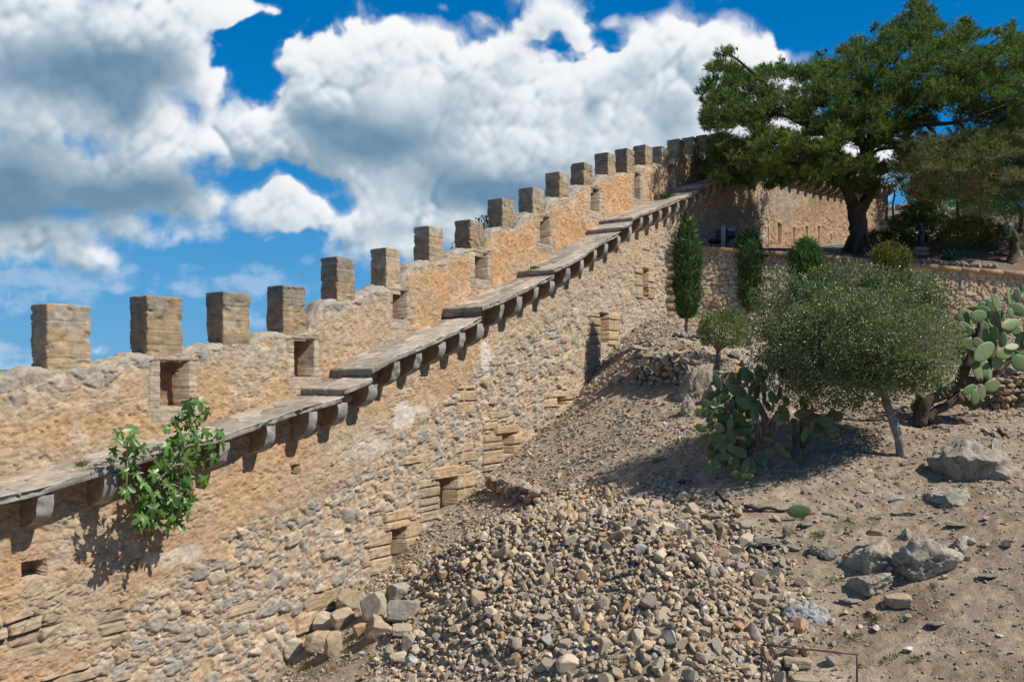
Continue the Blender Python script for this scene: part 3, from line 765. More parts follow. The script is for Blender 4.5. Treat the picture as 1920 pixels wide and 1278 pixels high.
# ------------------------------------------------------------------ terrace retaining wall and the ground above it
T0 = P(1238, 0, 32.2)[:2]; T1 = P(1925, 0, 33.0)[:2]
TD = (T1 - T0); TL = np.linalg.norm(TD); TD = TD / TL; TN = np.array([TD[1], -TD[0]])
if TN[1] > 0: TN = -TN
def txy(u, o): return T0[0] + TD[0] * u + TN[0] * o, T0[1] + TD[1] * u + TN[1] * o
def u_of(px):
    r = (px - 960) / F; return (r * T0[1] - T0[0]) / (TD[0] - r * TD[1])
def tz(px, py):
    u = u_of(px); return u, CZ + (700 - py) / F * txy(u, 0)[1]
_tz = np.array([tz(px, py) for px, py in [(1238, 457), (1300, 461), (1425, 469), (1500, 475), (1600, 483), (1640, 487), (1720, 493), (1800, 501), (1920, 510), (2300, 545)]])
z_top = lambda u: np.interp(u, _tz[:, 0], _tz[:, 1])
terr = thing('retaining_wall', (*txy(0, 0), CZ + 1.8), 'dry stone retaining wall of fitted blocks with a flat tan coping, behind the cypresses', 'retaining wall')
uu = np.arange(-.9, u_of(2050), .03); rows = 150
U = np.repeat(uu[None, :], rows, 0); x_, y_ = txy(uu, 0)
zb = G(x_, np.minimum(y_, 34)) - .6; zt = z_top(uu) - .17
Z = zb + (zt - zb) * np.linspace(0, 1, rows)[:, None]
wu = U + .07 * fbm(U * 2.5, Z * 2.5, 1, 4, 2); wz = Z + .07 * fbm(U * 2.5, Z * 2.5, 7, 4, 4)
up = sstep(.55, .9, (zt - Z) + .2 * vnoise(U * .7, 0, 0, 3))     # narrow upright stones in the top band, flatter ones below
A = voro(wu / .16, wz / .30, 5, .8); B = voro(wu / .33, wz / .18, 9, .85); Bs = voro(wu / .20, wz / .11, 29, .85)
pick = fbm(U * .5, Z * .9, 2, 2, 55) > .08
H = np.zeros(U.shape); C = np.zeros(U.shape + (3,))
PT = [(.56, .43, .29), (.62, .47, .31), (.54, .45, .34), (.62, .41, .25), (.56, .46, .35), (.60, .45, .30), (.50, .42, .32), (.66, .47, .28)]
for V, m in ((A, up < .5), (B, (up >= .5) & ~pick), (Bs, (up >= .5) & pick)):
    e = V[1] - V[0]
    hv = sstep(.02, .12, e) * (.035 + .05 * V[2]) + .02 * (V[4] * (V[3] - .5) + V[5] * (V[2] - .5)) * 2
    cc = pal(V[2], PT) * (.8 + .4 * V[3])[..., None] * (.5 + .5 * sstep(.01, .07, e))[..., None]
    H = np.where(m, hv, H); C = np.where(m[..., None], cc, C)
H = H + .015 * fbm(U * 9, Z * 9, 1, 4, 12)
x, y = txy(U, H - .07)
grid_obj('stone_face', np.stack([x, y, Z], -1), M_wall, terr, C)
# left end: squared quoins against the castle wall
mb = MB(); mc = MB()
u0 = uu[0]; k = 0
while u0 < uu[-1]:
    L = random.uniform(.7, 1.15); um = u0 + L / 2
    x, y = txy(um, -.11); a = math.atan2(TD[1], TD[0])
    sl = (z_top(um + .2) - z_top(um - .2)) / .4
    V, f = boxgeo((L - .012, .46, .175), .018)
    V[:, 2] += V[:, 0] * sl + .006 * vnoise(V[:, 0] * 5, um, 0, 3)
    ca, sa = math.cos(a), math.sin(a)
    V = np.stack([V[:, 0] * ca - V[:, 1] * sa + x, V[:, 0] * sa + V[:, 1] * ca + y, V[:, 2] + z_top(um) - .085], 1)
    mc.add2(V, f, np.array([.40, .27, .165]) * random.uniform(.82, 1.12)); u0 += L
mc.build('coping', M_ash, terr)
z0 = float(zb[30]) + .3
for c_ in range(11):
    hh = .3; w = random.uniform(.42, .62)
    x, y = txy(u_of(1245) + w / 2 - .05, .0)
    mb.box((x, y, z0 + hh / 2), (w, .3, hh - .03), math.atan2(TD[1], TD[0]), np.array([.42, .30, .19]) * random.uniform(.8, 1.1), .03); z0 += hh
    if z0 > z_top(0) - .35: break
mb.build('quoin', M_ash, terr)

# ground above the terrace
Cn = np.array(xy(S_END, W_OFF)); E2 = np.array([23.9, 54.3]); BD = (E2 - Cn); BL_ = np.linalg.norm(BD); BD = BD / BL_; BN = np.array([BD[1], -BD[0]])
ug = []
for px in (1245, 1350, 1450, 1600, 1750, 1920, 2200):
    u = u_of(px); x, y = txy(u, -.2); ug.append((x, y, float(z_top(u)) - .14))
for px, py, Y in [(1440, 470, 42.6), (1490, 467, 44.5), (1540, 459, 46.8), (1594, 451, 49.5), (1640, 437, 51.5), (1612, 474, 35), (1560, 464, 40), (1640, 462, 42), (1730, 478, 35.6), (1800, 480, 35.4), (1880, 474, 35.6), (1760, 440, 40), (1880, 425, 40),
                  (1980, 440, 36), (2100, 430, 42), (1780, 405, 52), (1900, 395, 52), (1700, 397, 60), (1665, 398, 60), (1900, 385, 62), (1400, 466, 39), (1350, 462, 36), (2300, 470, 36.5)]:
    ug.append(tuple(P(px, py, Y)))
_gu = tps(ug, 2e-3)
vv = np.concatenate([[0, .02], np.arange(.08, 32, .16)]); xs = np.arange(4.5, 34, .14)
UX, VV = np.meshgrid(xs, vv)
UY = T0[1] + (UX - T0[0]) * TD[1] / TD[0] + .12 + VV
UZ = _gu(UX, UY) + .03 * fbm(UX * 1.2, UY * 1.2, 3, 3, 5) + .02 * fbm(UX * 5, UY * 5, 3, 3, 6)
UZ = np.where(UZ < CZ + 12, UZ, CZ + 12)
UZ[0] -= 2.5
side = (UX - P0[0]) * NRM[0] + (UY - P0[1]) * NRM[1]
bx = (UX - Cn[0]) * BN[0] + (UY - Cn[1]) * BN[1]; al = (UX - Cn[0]) * BD[0] + (UY - Cn[1]) * BD[1]
okv = (side > W_OFF - .5) & ~((bx < -.6) & (al > 0))
keep = okv[:-1, :-1] | okv[1:, 1:]
path_m = sstep(1.5, 3.0, UX * 0 + 9 - np.abs(bx - 2.2) * 2.2)
Cu = np.array([.20, .15, .105]) * (1 + .3 * fbm(UX * 2, UY * 2, 2, 4, 8))[..., None]
Cu = Cu * (1 - path_m[..., None]) + np.array([.27, .245, .215]) * (1 + .18 * fbm(UX * 1.5, UY * 1.5, 4, 4, 18))[..., None] * path_m[..., None]
tag(grid_obj('path', np.stack([UX, UY, UZ], -1), M_soil, None, Cu, keep=keep), kind='structure')
GU = lambda x, y: _gu(x, y)
hitu = lambda px, py: hit(px, py, GU, 31, 70)

# ------------------------------------------------------------------ wall beyond the corner
back = thing('rampart_wall', (Cn[0], Cn[1], CZ + 6), 'taller rough stone rampart with arrow slits turning right behind the big pine', 'castle wall')
def bxy(s, o): return Cn[0] + BD[0] * np.asarray(s) + BN[0] * np.asarray(o), Cn[1] + BD[1] * np.asarray(s) + BN[1] * np.asarray(o)
def bs(px):
    r = (px - 960) / F; return (r * Cn[1] - Cn[0]) / (BD[0] - r * BD[1])
def bz(px, py): s = bs(px); return s, CZ + (700 - py) / F * bxy(s, 0)[1]
ss = np.arange(-.05, BL_, .07); rows = 110
Sb = np.repeat(ss[None, :], rows, 0)
x_, y_ = bxy(ss, 0); zb = GU(x_, y_) - .8
_bt = np.array([bz(px, py) for px, py in [(1440, 313), (1523, 340), (1580, 352), (1662, 352)]])
zt = np.interp(ss, _bt[:, 0], _bt[:, 1])
Z = zb + (zt - zb) * np.linspace(0, 1, rows)[:, None]
H, C = rubble(Sb, Z, .30, 221, .07)
hp, cp = plaster(Sb, Z, 241, base=(.32, .215, .125), amp=.035)
streak = fbm(Sb * 5, Z * .5, 3, 4, 19)
pm = sstep(-.15, .25, (Z - zb - 2.4) * .4 + .5 * fbm(Sb * .6, Z * .7, 1, 3, 250))
H = H * (1 - pm) + (hp + .05 + .025 * streak) * pm; C = C * np.array([.86, .72, .58]) * (1 - pm[..., None]) + cp * (1 + .3 * streak)[..., None] * pm[..., None]
for k, (px, y0, y1, w) in enumerate([(1435, 428, 458, 5), (1459, 420, 456, 5), (1487, 428, 455, 3), (1511, 425, 447, 3), (1533, 425, 450, 3), (1556, 440, 453, 2), (1654, 384, 414, 3)]):
    s_ = bs(px); Yp = bxy(s_, 0)[1]; dw_ = w / F * Yp * 1.3
    z1, z0 = CZ + (700 - y0) / F * Yp, CZ + (700 - y1) / F * Yp
    fr = (np.abs(Sb - s_) < dw_ + .22) & (Z < z1 + .2) & (Z > z0 - .05)
    C = np.where(fr[..., None], np.array([.42, .30, .19]) * (1 + .2 * fbm(Sb * 3, Z * 12, k, 2, 3))[..., None], C); H = np.where(fr, .06 + .02 * fbm(Sb * 3, Z * 10, k, 2, 3), H)
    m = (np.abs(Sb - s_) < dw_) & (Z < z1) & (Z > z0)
    H = np.where(m, -1.0, H); C = np.where(m[..., None], np.array([.16, .11, .07]), C)  # slit interior coloured dark to stand in for its shade
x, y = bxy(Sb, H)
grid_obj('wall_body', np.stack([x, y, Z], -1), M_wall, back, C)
# walkway and parapet above, corbels under it
prof = [(-.02, 0), (.62, 0), (.63, .12), (-.72, .14), (-.70, 1.05), (-.95, 1.15), (-1.25, 1.08), (-1.27, -2.0)]
pr = []
for i in range(len(prof) - 1):
    n = max(2, int(np.hypot(prof[i + 1][0] - prof[i][0], prof[i + 1][1] - prof[i][1]) / .12))
    for q in np.linspace(0, 1, n, endpoint=False): pr.append((prof[i][0] + (prof[i + 1][0] - prof[i][0]) * q, prof[i][1] + (prof[i + 1][1] - prof[i][1]) * q))
pr = np.array(pr); Sp = np.repeat(ss[None, ::2], len(pr), 0); ztp = np.interp(Sp, _bt[:, 0], _bt[:, 1])
oo = pr[:, :1] + .03 * fbm(Sp * 3, pr[:, 1:] * 3, 1, 4, 5); zz = ztp + pr[:, 1:] + .03 * fbm(Sp * 3, pr[:, 1:] * 3 + pr[:, :1] * 2, 7, 4, 6)
x, y = bxy(Sp, oo)
Cp = np.array([.42, .31, .20]) * (1 + .3 * fbm(Sp * 3, zz * 3, 4, 4, 9))[..., None]
grid_obj('parapet', np.stack([x, y, zz], -1), M_wall, back, Cp)
for k, s_ in enumerate(np.arange(.5, BL_ - .4, .95)):
    V, fs, c = corbel(s_, s_ + .24, float(np.interp(s_, _bt[:, 0], _bt[:, 1])) - .01, .55, 700 + k, inner=-.05, outer=.6, xyf=bxy)
    mesh_obj('corbel', V, fs, M_wall, back, c)

# far keep seen through the gap in the trees
keepw = thing('crenellated_wall', P(1690, 400, 74), 'small distant crenellated wall at the top of the stone stairs', 'castle wall')
a = P(1655, 399, 74); b = P(1760, 392, 74)
mb = MB()
for (px0, px1, py0, py1, nm) in ((1640, 1790, 420, 395, 'wall_body'), (1659, 1679, 396, 384, 'merlon'), (1686, 1722, 396, 381, 'merlon')):
    q0 = P(px0, py0, 74); q1 = P(px1, py1, 74); m = MB()
    V, f = boxgeo((q1[0] - q0[0], 1.0 if nm == 'merlon' else 1.2, q1[2] - q0[2]), .04)
    m.add2(V + np.array([(q0[0] + q1[0]) / 2, 74.6, (q0[2] + q1[2]) / 2]), f, (.40, .32, .235)); m.build(nm, M_ash, keepw)
# stairs
st = thing('stone_stairs', P(1670, 436, 50.5), 'broad worn stone stairs rising to the right of the pine trunk', 'stairs')
q0 = P(1636, 437, 51.0); q1 = P(1690, 399, 58.5); n = 15
for k in range(n):
    t_ = k / n; y = q0[1] + (q1[1] - q0[1]) * t_; z = q0[2] + (q1[2] - q0[2]) * (t_ + 1 / n)
    m = MB(); x0 = P(1637, 0, y)[0] - .3; x1 = P(1722, 0, y)[0]
    V, f = boxgeo((x1 - x0, .62, .36), .03)
    V = V + np.array([(x0 + x1) / 2, y + .25, z - .18]); V[:, 2] += .02 * vnoise(V[:, 0] * 2, V[:, 1] * 2, k, 2)
    m.add2(V, f, np.array([.30, .245, .19]) * random.uniform(.85, 1.1)); m.build('step', M_slab, st)
# ------------------------------------------------------------------ plants
def unit(v): return v / (np.linalg.norm(v, axis=-1, keepdims=True) + 1e-9)
def rdir(n, r): return unit(r.normal(size=(n, 3)))

def leaf_cards(mb, c, d, nrm, ln, wd, col, fold=.25):
    """many small pointed leaves: two triangles folded on the midrib pairs -> 4-vert kites"""
    n = len(c); d = unit(d); s = unit(np.cross(d, nrm)); nn = np.cross(s, d)
    ln = np.broadcast_to(ln, (n,))[:, None]; wd = np.broadcast_to(wd, (n,))[:, None]
    a = c; b = c + d * ln * .5 + s * wd * .5 + nn * wd * fold; e = c + d * ln; f = c + d * ln * .5 - s * wd * .5 + nn * wd * fold
    V = np.stack([a, b, e, f], 1).reshape(-1, 3)
    i = np.arange(n)[:, None] * 4
    mb.add2(V, [np.concatenate([np.hstack([i, i + 1, i + 2]), np.hstack([i, i + 2, i + 3])])], np.repeat(col, 4, 0) if np.ndim(col) == 2 else col)

def needles(mb, tips, axis_, m, ln, wd, col, spread, r):
    n = len(tips)
    T = np.repeat(tips, m, 0); A = np.repeat(unit(axis_), m, 0)
    k = r.uniform(0, 1, n * m)[:, None]
    lv = np.repeat(np.broadcast_to(ln, (n,)), m)[:, None]
    base = T - A * lv * 1.2 * k
    d = unit(A + spread * rdir(n * m, r)); L = lv * r.uniform(.7, 1.2, n * m)[:, None]
    s = unit(np.cross(d, rdir(n * m, r))) * wd * .5
    V = np.stack([base - s, base + s, base + d * L], 1).reshape(-1, 3)
    f = np.arange(n * m * 3).reshape(-1, 3)
    c = np.repeat(col, m, 0) * r.uniform(.8, 1.2, n * m)[:, None]
    mb.add(V, f, np.repeat(c, 3, 0))

def limb(mb, pts, r0, r1, seg=8, n=16, col=(.10, .075, .055), rough=.18, seed=0, power=1.0):
    p = spline(pts, n); mb.tube(p, r0 + (r1 - r0) * np.linspace(0, 1, n) ** power, seg, col, rough=rough, seed=seed)

# --- the great pine
YP = 35.0
base = hitu(1612, 474); YP = base[1]
pine = thing('pine_tree', base, 'large spreading umbrella pine with a dark forked trunk at the end of the wall', 'pine tree')
r = np.random.RandomState(5)
def pp(px, py, dy=0): return P(px, py, YP + dy)
mb = MB(); bk = (.105, .082, .066)
limb(mb, [pp(1612, 486), pp(1611, 470), pp(1610, 440), pp(1607, 405), pp(1604, 380)], .43, .33, 18, 26, bk, .22, 1, .5)
limb(mb, [pp(1606, 400), pp(1594, 372), pp(1585, 345, -.3), pp(1583, 310, -.8)], .25, .16, 12, 18, bk, .2, 2)
limb(mb, [pp(1607, 402), pp(1622, 378, .2), pp(1634, 352, .5), pp(1626, 315, .8), pp(1622, 285, .8)], .26, .17, 12, 18, bk, .2, 3)
for i in range(14):     # root flare
    a = i / 14 * 2 * math.pi
    if i % 2: mb.tube([base + [.40 * math.cos(a), .40 * math.sin(a), .7], base + [.55 * math.cos(a), .55 * math.sin(a), .25], base + [.85 * math.cos(a), .85 * math.sin(a), -.12]], [.06, .10, .04], 7, bk)
mb.build('trunk', M_bark, pine)
LIMB = [([(1583, 315, -.8), (1572, 285, -1.2), (1545, 250, -1.6), (1490, 225, -2), (1420, 195, -2)], .20), ([(1583, 330, -.6), (1560, 310, -1.5), (1510, 300, -2.4), (1440, 300, -3), (1370, 310, -3)], .16),
        ([(1622, 290, .8), (1640, 240, .6), (1665, 205, .5), (1710, 190, .2), (1770, 180, 0), (1840, 165, -.5)], .20), ([(1614, 296, .8), (1650, 262, 0), (1690, 240, -.5), (1740, 233, -1), (1800, 228, -1), (1890, 195, -1)], .18),
        ([(1628, 300, .8), (1645, 282, .3), (1680, 278, 0), (1700, 282, -.2)], .10), ([(1622, 290, .8), (1612, 240, .8), (1618, 180, 1), (1660, 110, 1), (1720, 20, 1)], .20), ([(1612, 240, .8), (1580, 190, 1), (1540, 150, 1)], .13),
        ([(1740, 233, -1), (1755, 262, -1.6), (1740, 300, -2), (1720, 320, -2)], .10), ([(1800, 228, -1), (1820, 262, -2), (1850, 285, -2)], .09), ([(1655, 255, 0), (1690, 258, -.6), (1712, 275, -.9)], .05),
        ([(1540, 250, -1.6), (1450, 170, -1.5), (1380, 110, -1.5), (1350, 95, -1.5)], .09), ([(1770, 180, 0), (1820, 110, 0), (1890, 60, 0)], .10), ([(1680, 160, .5), (1750, 120, .4), (1800, 60, .2)], .10)]
for k, (pts, rad) in enumerate(LIMB):
    m = MB(); limb(m, [pp(*q) for q in pts], rad, rad * .22, 8, 22, bk, .2, 20 + k); m.build('limb', M_bark, pine)
# crown: flat sprays stacked through the outline of the canopy
OUT = np.array([(1312, 178), (1338, 92), (1376, 88), (1395, 135), (1440, 118), (1475, 122), (1530, 108), (1578, 92), (1622, 62), (1668, 42), (1695, 22), (1716, -4), (1742, 2), (1752, 40), (1790, 44), (1812, 30), (1830, 56), (1872, 56), (1900, 36), (1930, 70), (2010, 110), (2060, 190), (2050, 280),
                (1960, 300), (1905, 262), (1860, 262), (1820, 232), (1760, 236), (1715, 252), (1690, 268), (1668, 290), (1672, 350), (1628, 372), (1590, 362), (1545, 352), (1500, 338), (1455, 350), (1400, 352), (1348, 344), (1318, 330), (1316, 290), (1340, 262), (1318, 240)], float)
DRYP = np.array([(1680, 262), (1715, 248), (1760, 244), (1800, 240), (1850, 236), (1900, 228), (1935, 240), (1935, 330), (1890, 350), (1850, 372), (1800, 385), (1745, 380), (1700, 358), (1678, 320)], float)
HOLE = [(1588, 280, 8, 6), (1650, 280, 8, 5), (1560, 296, 5, 3), (1400, 245, 12, 6), (1480, 240, 10, 5)]
mb = MB(); md = MB(); tw = MB()
def spray(c, rx, rz, n, cols, tgt, m_, ln, wd, droop=0.0):
    q = rdir(n, r) * (r.uniform(.0, 1, n) ** .42)[:, None]
    pos = c + q * np.array([rx, rx * 1.1, rz]); pos[:, 2] += .22 * rx * (1 - (q[:, 0] ** 2 + q[:, 1] ** 2)) - droop * rx * (q[:, 0] ** 2 + q[:, 1] ** 2)
    ax = unit(q * np.array([.9, .9, .3]) + np.array([0, 0, .55]) + .45 * rdir(n, r))
    tone = r.uniform(.7, 1.3, n)[:, None]
    needles(tgt, pos, ax, m_, ln * r.uniform(.75, 1.25, n), wd, pal(r.uniform(0, 1, n), cols) * tone, .7, r)
    return pos
PG = [(.078, .14, .028), (.10, .165, .032), (.066, .118, .026), (.13, .19, .038)]; PL = [(.15, .22, .042), (.185, .25, .05), (.125, .19, .038)]; PD = [(.155, .13, .07), (.12, .15, .045), (.16, .15, .075), (.10, .16, .042)]
def fill(poly, step, kind):
    lo_p, hi_p = poly.min(0), poly.max(0); y = lo_p[1]
    while y < hi_p[1]:
        x = lo_p[0]
        while x < hi_p[0]:
            px, py = x + r.uniform(-.6, .6) * step, y + r.uniform(-.6, .6) * step * .6
            x += step
            d = float(poly_dist(np.array([px]), np.array([py]), poly)[0])
            if d < 1: continue
            hole = any(((px - h[0]) / (h[2] + 12)) ** 2 + ((py - h[1]) / (h[3] + 8)) ** 2 < 1 for h in HOLE)
            if hole and kind == 0: continue
            lump = float(fbm(px / 46, py / 30, 1.0, 2, 9))
            if lump < -.46 and d > 24 and not (px < 1690 and py > 225): continue
            for lay in range((6 if (px < 1690 and py > 225) else 4) if kind == 0 else 4):
                lim = 1690 < px < 1900 and 165 < py < 262
                prof = min(1, d / 70) ** .5
                dy = (-3.0 + (1.5 if (px < 1690 and py > 225) else 1.9) * lay + r.uniform(-1.1, 1.1)) * prof + .8 * lump * 2
                if lim and lay < 3 and kind == 0 and py > 190: dy = abs(dy) + 2.2
                if kind == 1: dy -= 1.6
                rp = min(r.uniform(17, 30), d + 7) if kind == 0 else min(r.uniform(18, 32), d + 8)
                Yc = YP + dy; c = P(px + r.uniform(-8, 8), py + r.uniform(-5, 5), Yc); Rr_ = rp / F * Yc
                n = int(26 * (rp / 24) ** 2)
                lowleft = px < 1590 and py > 235
                pos = spray(c, Rr_, Rr_ * .50, max(n, 7), PD if kind == 1 and r.uniform() < .72 else (PL if (lowleft and lay == 0) else PG), md if kind == 1 else mb, 17 if kind == 0 else 11, .17, .0165, .12 if kind == 1 else .03)
                for i in range(0, len(pos), 6 if kind == 0 else 3):
                    tw.tube([c + [0, 0, -.12], c + (pos[i] - c) * .6 - [0, 0, .04], pos[i]], [.018, .012, .005], 4, (.20, .16, .13) if kind == 1 else (.11, .09, .07), cap=False)
        y += step * .62
fill(OUT, 24, 0); fill(DRYP, 25, 1)
for (px, py, k_) in ((1345, 100, 5), (1360, 104, 5), (1372, 96, 6), (1318, 184, 6), (1322, 200, 6), (1385, 128, 6), (1430, 128, 6), (1716, 6, 7), (1724, 18, 7), (1742, 16, 6), (1706, 26, 7), (1812, 36, 6), (1900, 44, 6), (1462, 116, 5), (1540, 100, 6), (1330, 262, 6), (1340, 150, 6), (1352, 170, 6), (1362, 130, 6), (1350, 118, 5), (1870, 58, 6), (1640, 50, 6), (1600, 74, 6)):
    c = P(px, py, YP + r.uniform(-1, .6)); pos = spray(c, .24, .20, 16, PG, mb, 17, .17, .0165)
    for i in range(3): tw.tube([c - [0, 0, .35], c - [0, 0, .1], pos[i]], [.022, .014, .006], 4, (.10, .08, .06), cap=False)
    for i in range(3, 6):
        V, q4, t3 = tubegeo([pos[i], pos[i] + [.03, 0, -.06], pos[i] + [.04, 0, -.13]], [.03, .045, .012], 6); tw.add2(V, [q4, t3], (.06, .035, .025))
mb.build('crown', M_needle, pine, smooth=False)
md.build('dry_bough', M_needle, pine, smooth=False)
tw.build('twigs', M_twig, pine)

# --- generic leafy crown
def crown(mb, c, rad, n, ln, wd, cols, seed, shell=.45, flat=None, up=.5, clump=2.2, thr=-.25, glow=0):
    r = np.random.RandomState(seed); c = np.asarray(c, float); rad = np.asarray(rad, float)
    q = rdir(n * 2, r) * (r.uniform(shell ** 3, 1, n * 2) ** (1 / 3))[:, None]
    lump = 1 + .30 * fbm(q[:, 0] * 2.4 + seed, q[:, 1] * 2.4, q[:, 2] * 2.4, 3, seed)
    pos = c + q * rad * lump[:, None]
    keep = fbm(pos[:, 0] * clump / rad[0] * 1.6, pos[:, 1] * clump / rad[0] * 1.6, pos[:, 2] * clump / rad[0] * 1.6, 2, seed + 3) > thr
    if flat is not None: keep &= pos[:, 2] > c[2] + flat * rad[2] + .12 * rad[2] * vnoise(pos[:, 0] * 3, pos[:, 1] * 3, 0, seed)
    pos = pos[keep][:n]; q = q[keep][:n]; m = len(pos)
    d = unit(q + np.array([0, 0, up]) + .9 * rdir(m, r)); nn = unit(q * .6 + np.array([0, 0, .7]) + .7 * rdir(m, r))
    cc = pal(r.uniform(0, 1, m), cols) * r.uniform(.75, 1.25, m)[:, None]
    leaf_cards(mb, pos, d, nn, ln * r.uniform(.7, 1.25, m), wd * r.uniform(.8, 1.2, m), cc)
    return pos

def twig_set(mb, root, pts, seed, r0=.012, col=(.30, .27, .25), bend=.25, n=6, seg=4):
    r = np.random.RandomState(seed)
    for p in pts:
        L = np.linalg.norm(p - root)
        mid = root + (p - root) * r.uniform(.4, .6) + r.normal(size=3) * bend * L * .2 + [0, 0, .08 * L]
        mb.tube(spline([root, mid, p], n), np.linspace(r0, r0 * .25, n), seg, col, cap=False)

# --- big round olive-like bush over the cacti
b0 = hit(1690, 852); YB = b0[1]
bush = thing('round_bush', b0, 'big dome shaped grey green bush on one bare leaning trunk above the prickly pears', 'bush')
mb = MB(); top = P(1658, 742, YB + .15)
limb(mb, [b0 + [0.02, 0, -.25], P(1688, 835, YB), P(1680, 805, YB), P(1668, 770, YB + .1), top, P(1650, 712, YB + .2)], .095, .07, 12, 20, (.36, .33, .30), .16, 8)
mb.build('trunk', M_bark, bush)
cB = P(1606, 648, YB + .35); RB = np.array([1.74, 1.5, 1.08])
mb = MB()
cols = [(.115, .17, .06), (.15, .20, .085), (.085, .14, .045), (.20, .235, .145), (.11, .165, .08), (.17, .205, .11)]
crown(mb, cB, RB * .97, 9000, .058, .030, cols, 3, shell=.55, flat=-.80, clump=5, thr=-.25)
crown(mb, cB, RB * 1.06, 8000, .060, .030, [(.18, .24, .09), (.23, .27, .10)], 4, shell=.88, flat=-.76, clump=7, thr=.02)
LB = [(1440, 560, 34, 30, .2), (1470, 520, 30, 22, .4), (1545, 512, 30, 16, .3), (1640, 506, 34, 14, .1), (1735, 535, 36, 26, 0), (1422, 690, 26, 24, -.2), (1500, 745, 40, 22, -.6), (1590, 752, 34, 14, -.7), (1478, 695, 62, 50, -.5), (1560, 722, 80, 38, -.9), (1660, 716, 70, 34, -.6), (1450, 600, 44, 50, .2), (1500, 545, 56, 36, .4), (1590, 520, 60, 34, .2), (1690, 535, 60, 36, -.2), (1755, 580, 46, 50, .2), (1775, 650, 34, 50, -.2), (1740, 700, 56, 40, -.5), (1620, 620, 90, 70, -1.3), (1530, 640, 80, 70, -1.1), (1705, 640, 70, 60, -1.1), (1425, 640, 30, 40, 0)]
_rb = np.random.RandomState(17)
for _ in range(120):
    t1, t2 = _rb.uniform(0, 2 * math.pi), _rb.uniform(-.75, 1.0); q1 = math.sqrt(max(0, 1 - t2 * t2)); sh_ = _rb.uniform(.62, 1.03)
    LB.append((1607 + 172 * sh_ * q1 * math.cos(t1), 640 - 118 * sh_ * t2 + 6, _rb.uniform(16, 40), _rb.uniform(13, 30), 1.55 * sh_ * q1 * math.sin(t1)))
LB += [(1580, 762, 34, 16, -.5), (1625, 758, 30, 16, -.4), (1540, 752, 30, 18, -.6)]
for k_, (px, py, rx, ry, dy) in enumerate(LB): crown(mb, P(px, py, YB + .35 + dy), np.array([rx, rx * .8, ry]) / F * YB, int(1500 * rx * ry / 3000), .060, .031, cols, 130 + k_, .45, None, .5, 3, -.15)
crown(mb, cB + [0, 0, -.1], RB * .7, 2500, .060, .031, cols, 5, shell=.2, flat=-.9)
mb.build('crown', M_leaf, bush, smooth=False)
mb = MB(); r = np.random.RandomState(9)
q = rdir(1300, r); q[:, 2] = np.abs(q[:, 2]) * 1.0 - .45; q = unit(q)
ends = cB + q * RB * r.uniform(.8, 1.2, 1300)[:, None]
hubs = [P(1650, 712, YB + .2) + rdir(1, r)[0] * [.5, .5, .3] + (cB - P(1650, 712, YB + .2)) * r.uniform(.1, .6) for i in range(26)]
for h in hubs: mb.tube(spline([P(1652, 722, YB + .2), (h + top) / 2 + [0, 0, .1], h], 7), np.linspace(.05, .018, 7), 6, (.26, .235, .21), cap=False)
for i in range(26):
    twig_set(mb, hubs[i], ends[i::26], 30 + i, .007, (.42, .39, .36))
mb.build('branches', M_twig, bush)

# --- small round tree on the dry stone bank
b1 = hit(1348, 692, None, 20, 30); Y1 = b1[1]
sb = thing('small_bush', b1, 'small mushroom shaped bright green bush on a forked grey stem beside the boulders', 'bush')
mb = MB()
limb(mb, [b1 - [0, 0, .2], P(1347, 675, Y1), P(1347, 655, Y1)], .075, .06, 8, 10, (.30, .26, .22))
for ex, ey, dy in ((1322, 625, -.2), (1338, 618, .3), (1362, 620, -.2), (1385, 622, .2), (1350, 612, 0)):
    limb(mb, [P(1347, 657, Y1), P((1347 + ex) / 2, 642, Y1 + dy * .5), P(ex, ey, Y1 + dy)], .045, .012, 6, 8, (.30, .26, .22))
mb.build('trunk', M_bark, sb)
mb = MB(); cS = P(1357, 625, Y1); RS = np.array([52, 50, 44]) / F * Y1
crown(mb, cS, RS, 7500, .055, .028, [(.115, .18, .045), (.09, .155, .04), (.14, .20, .05)], 12, shell=.5, flat=-.55, clump=4, thr=-.3)
mb.build('crown', M_leaf, sb, smooth=False)

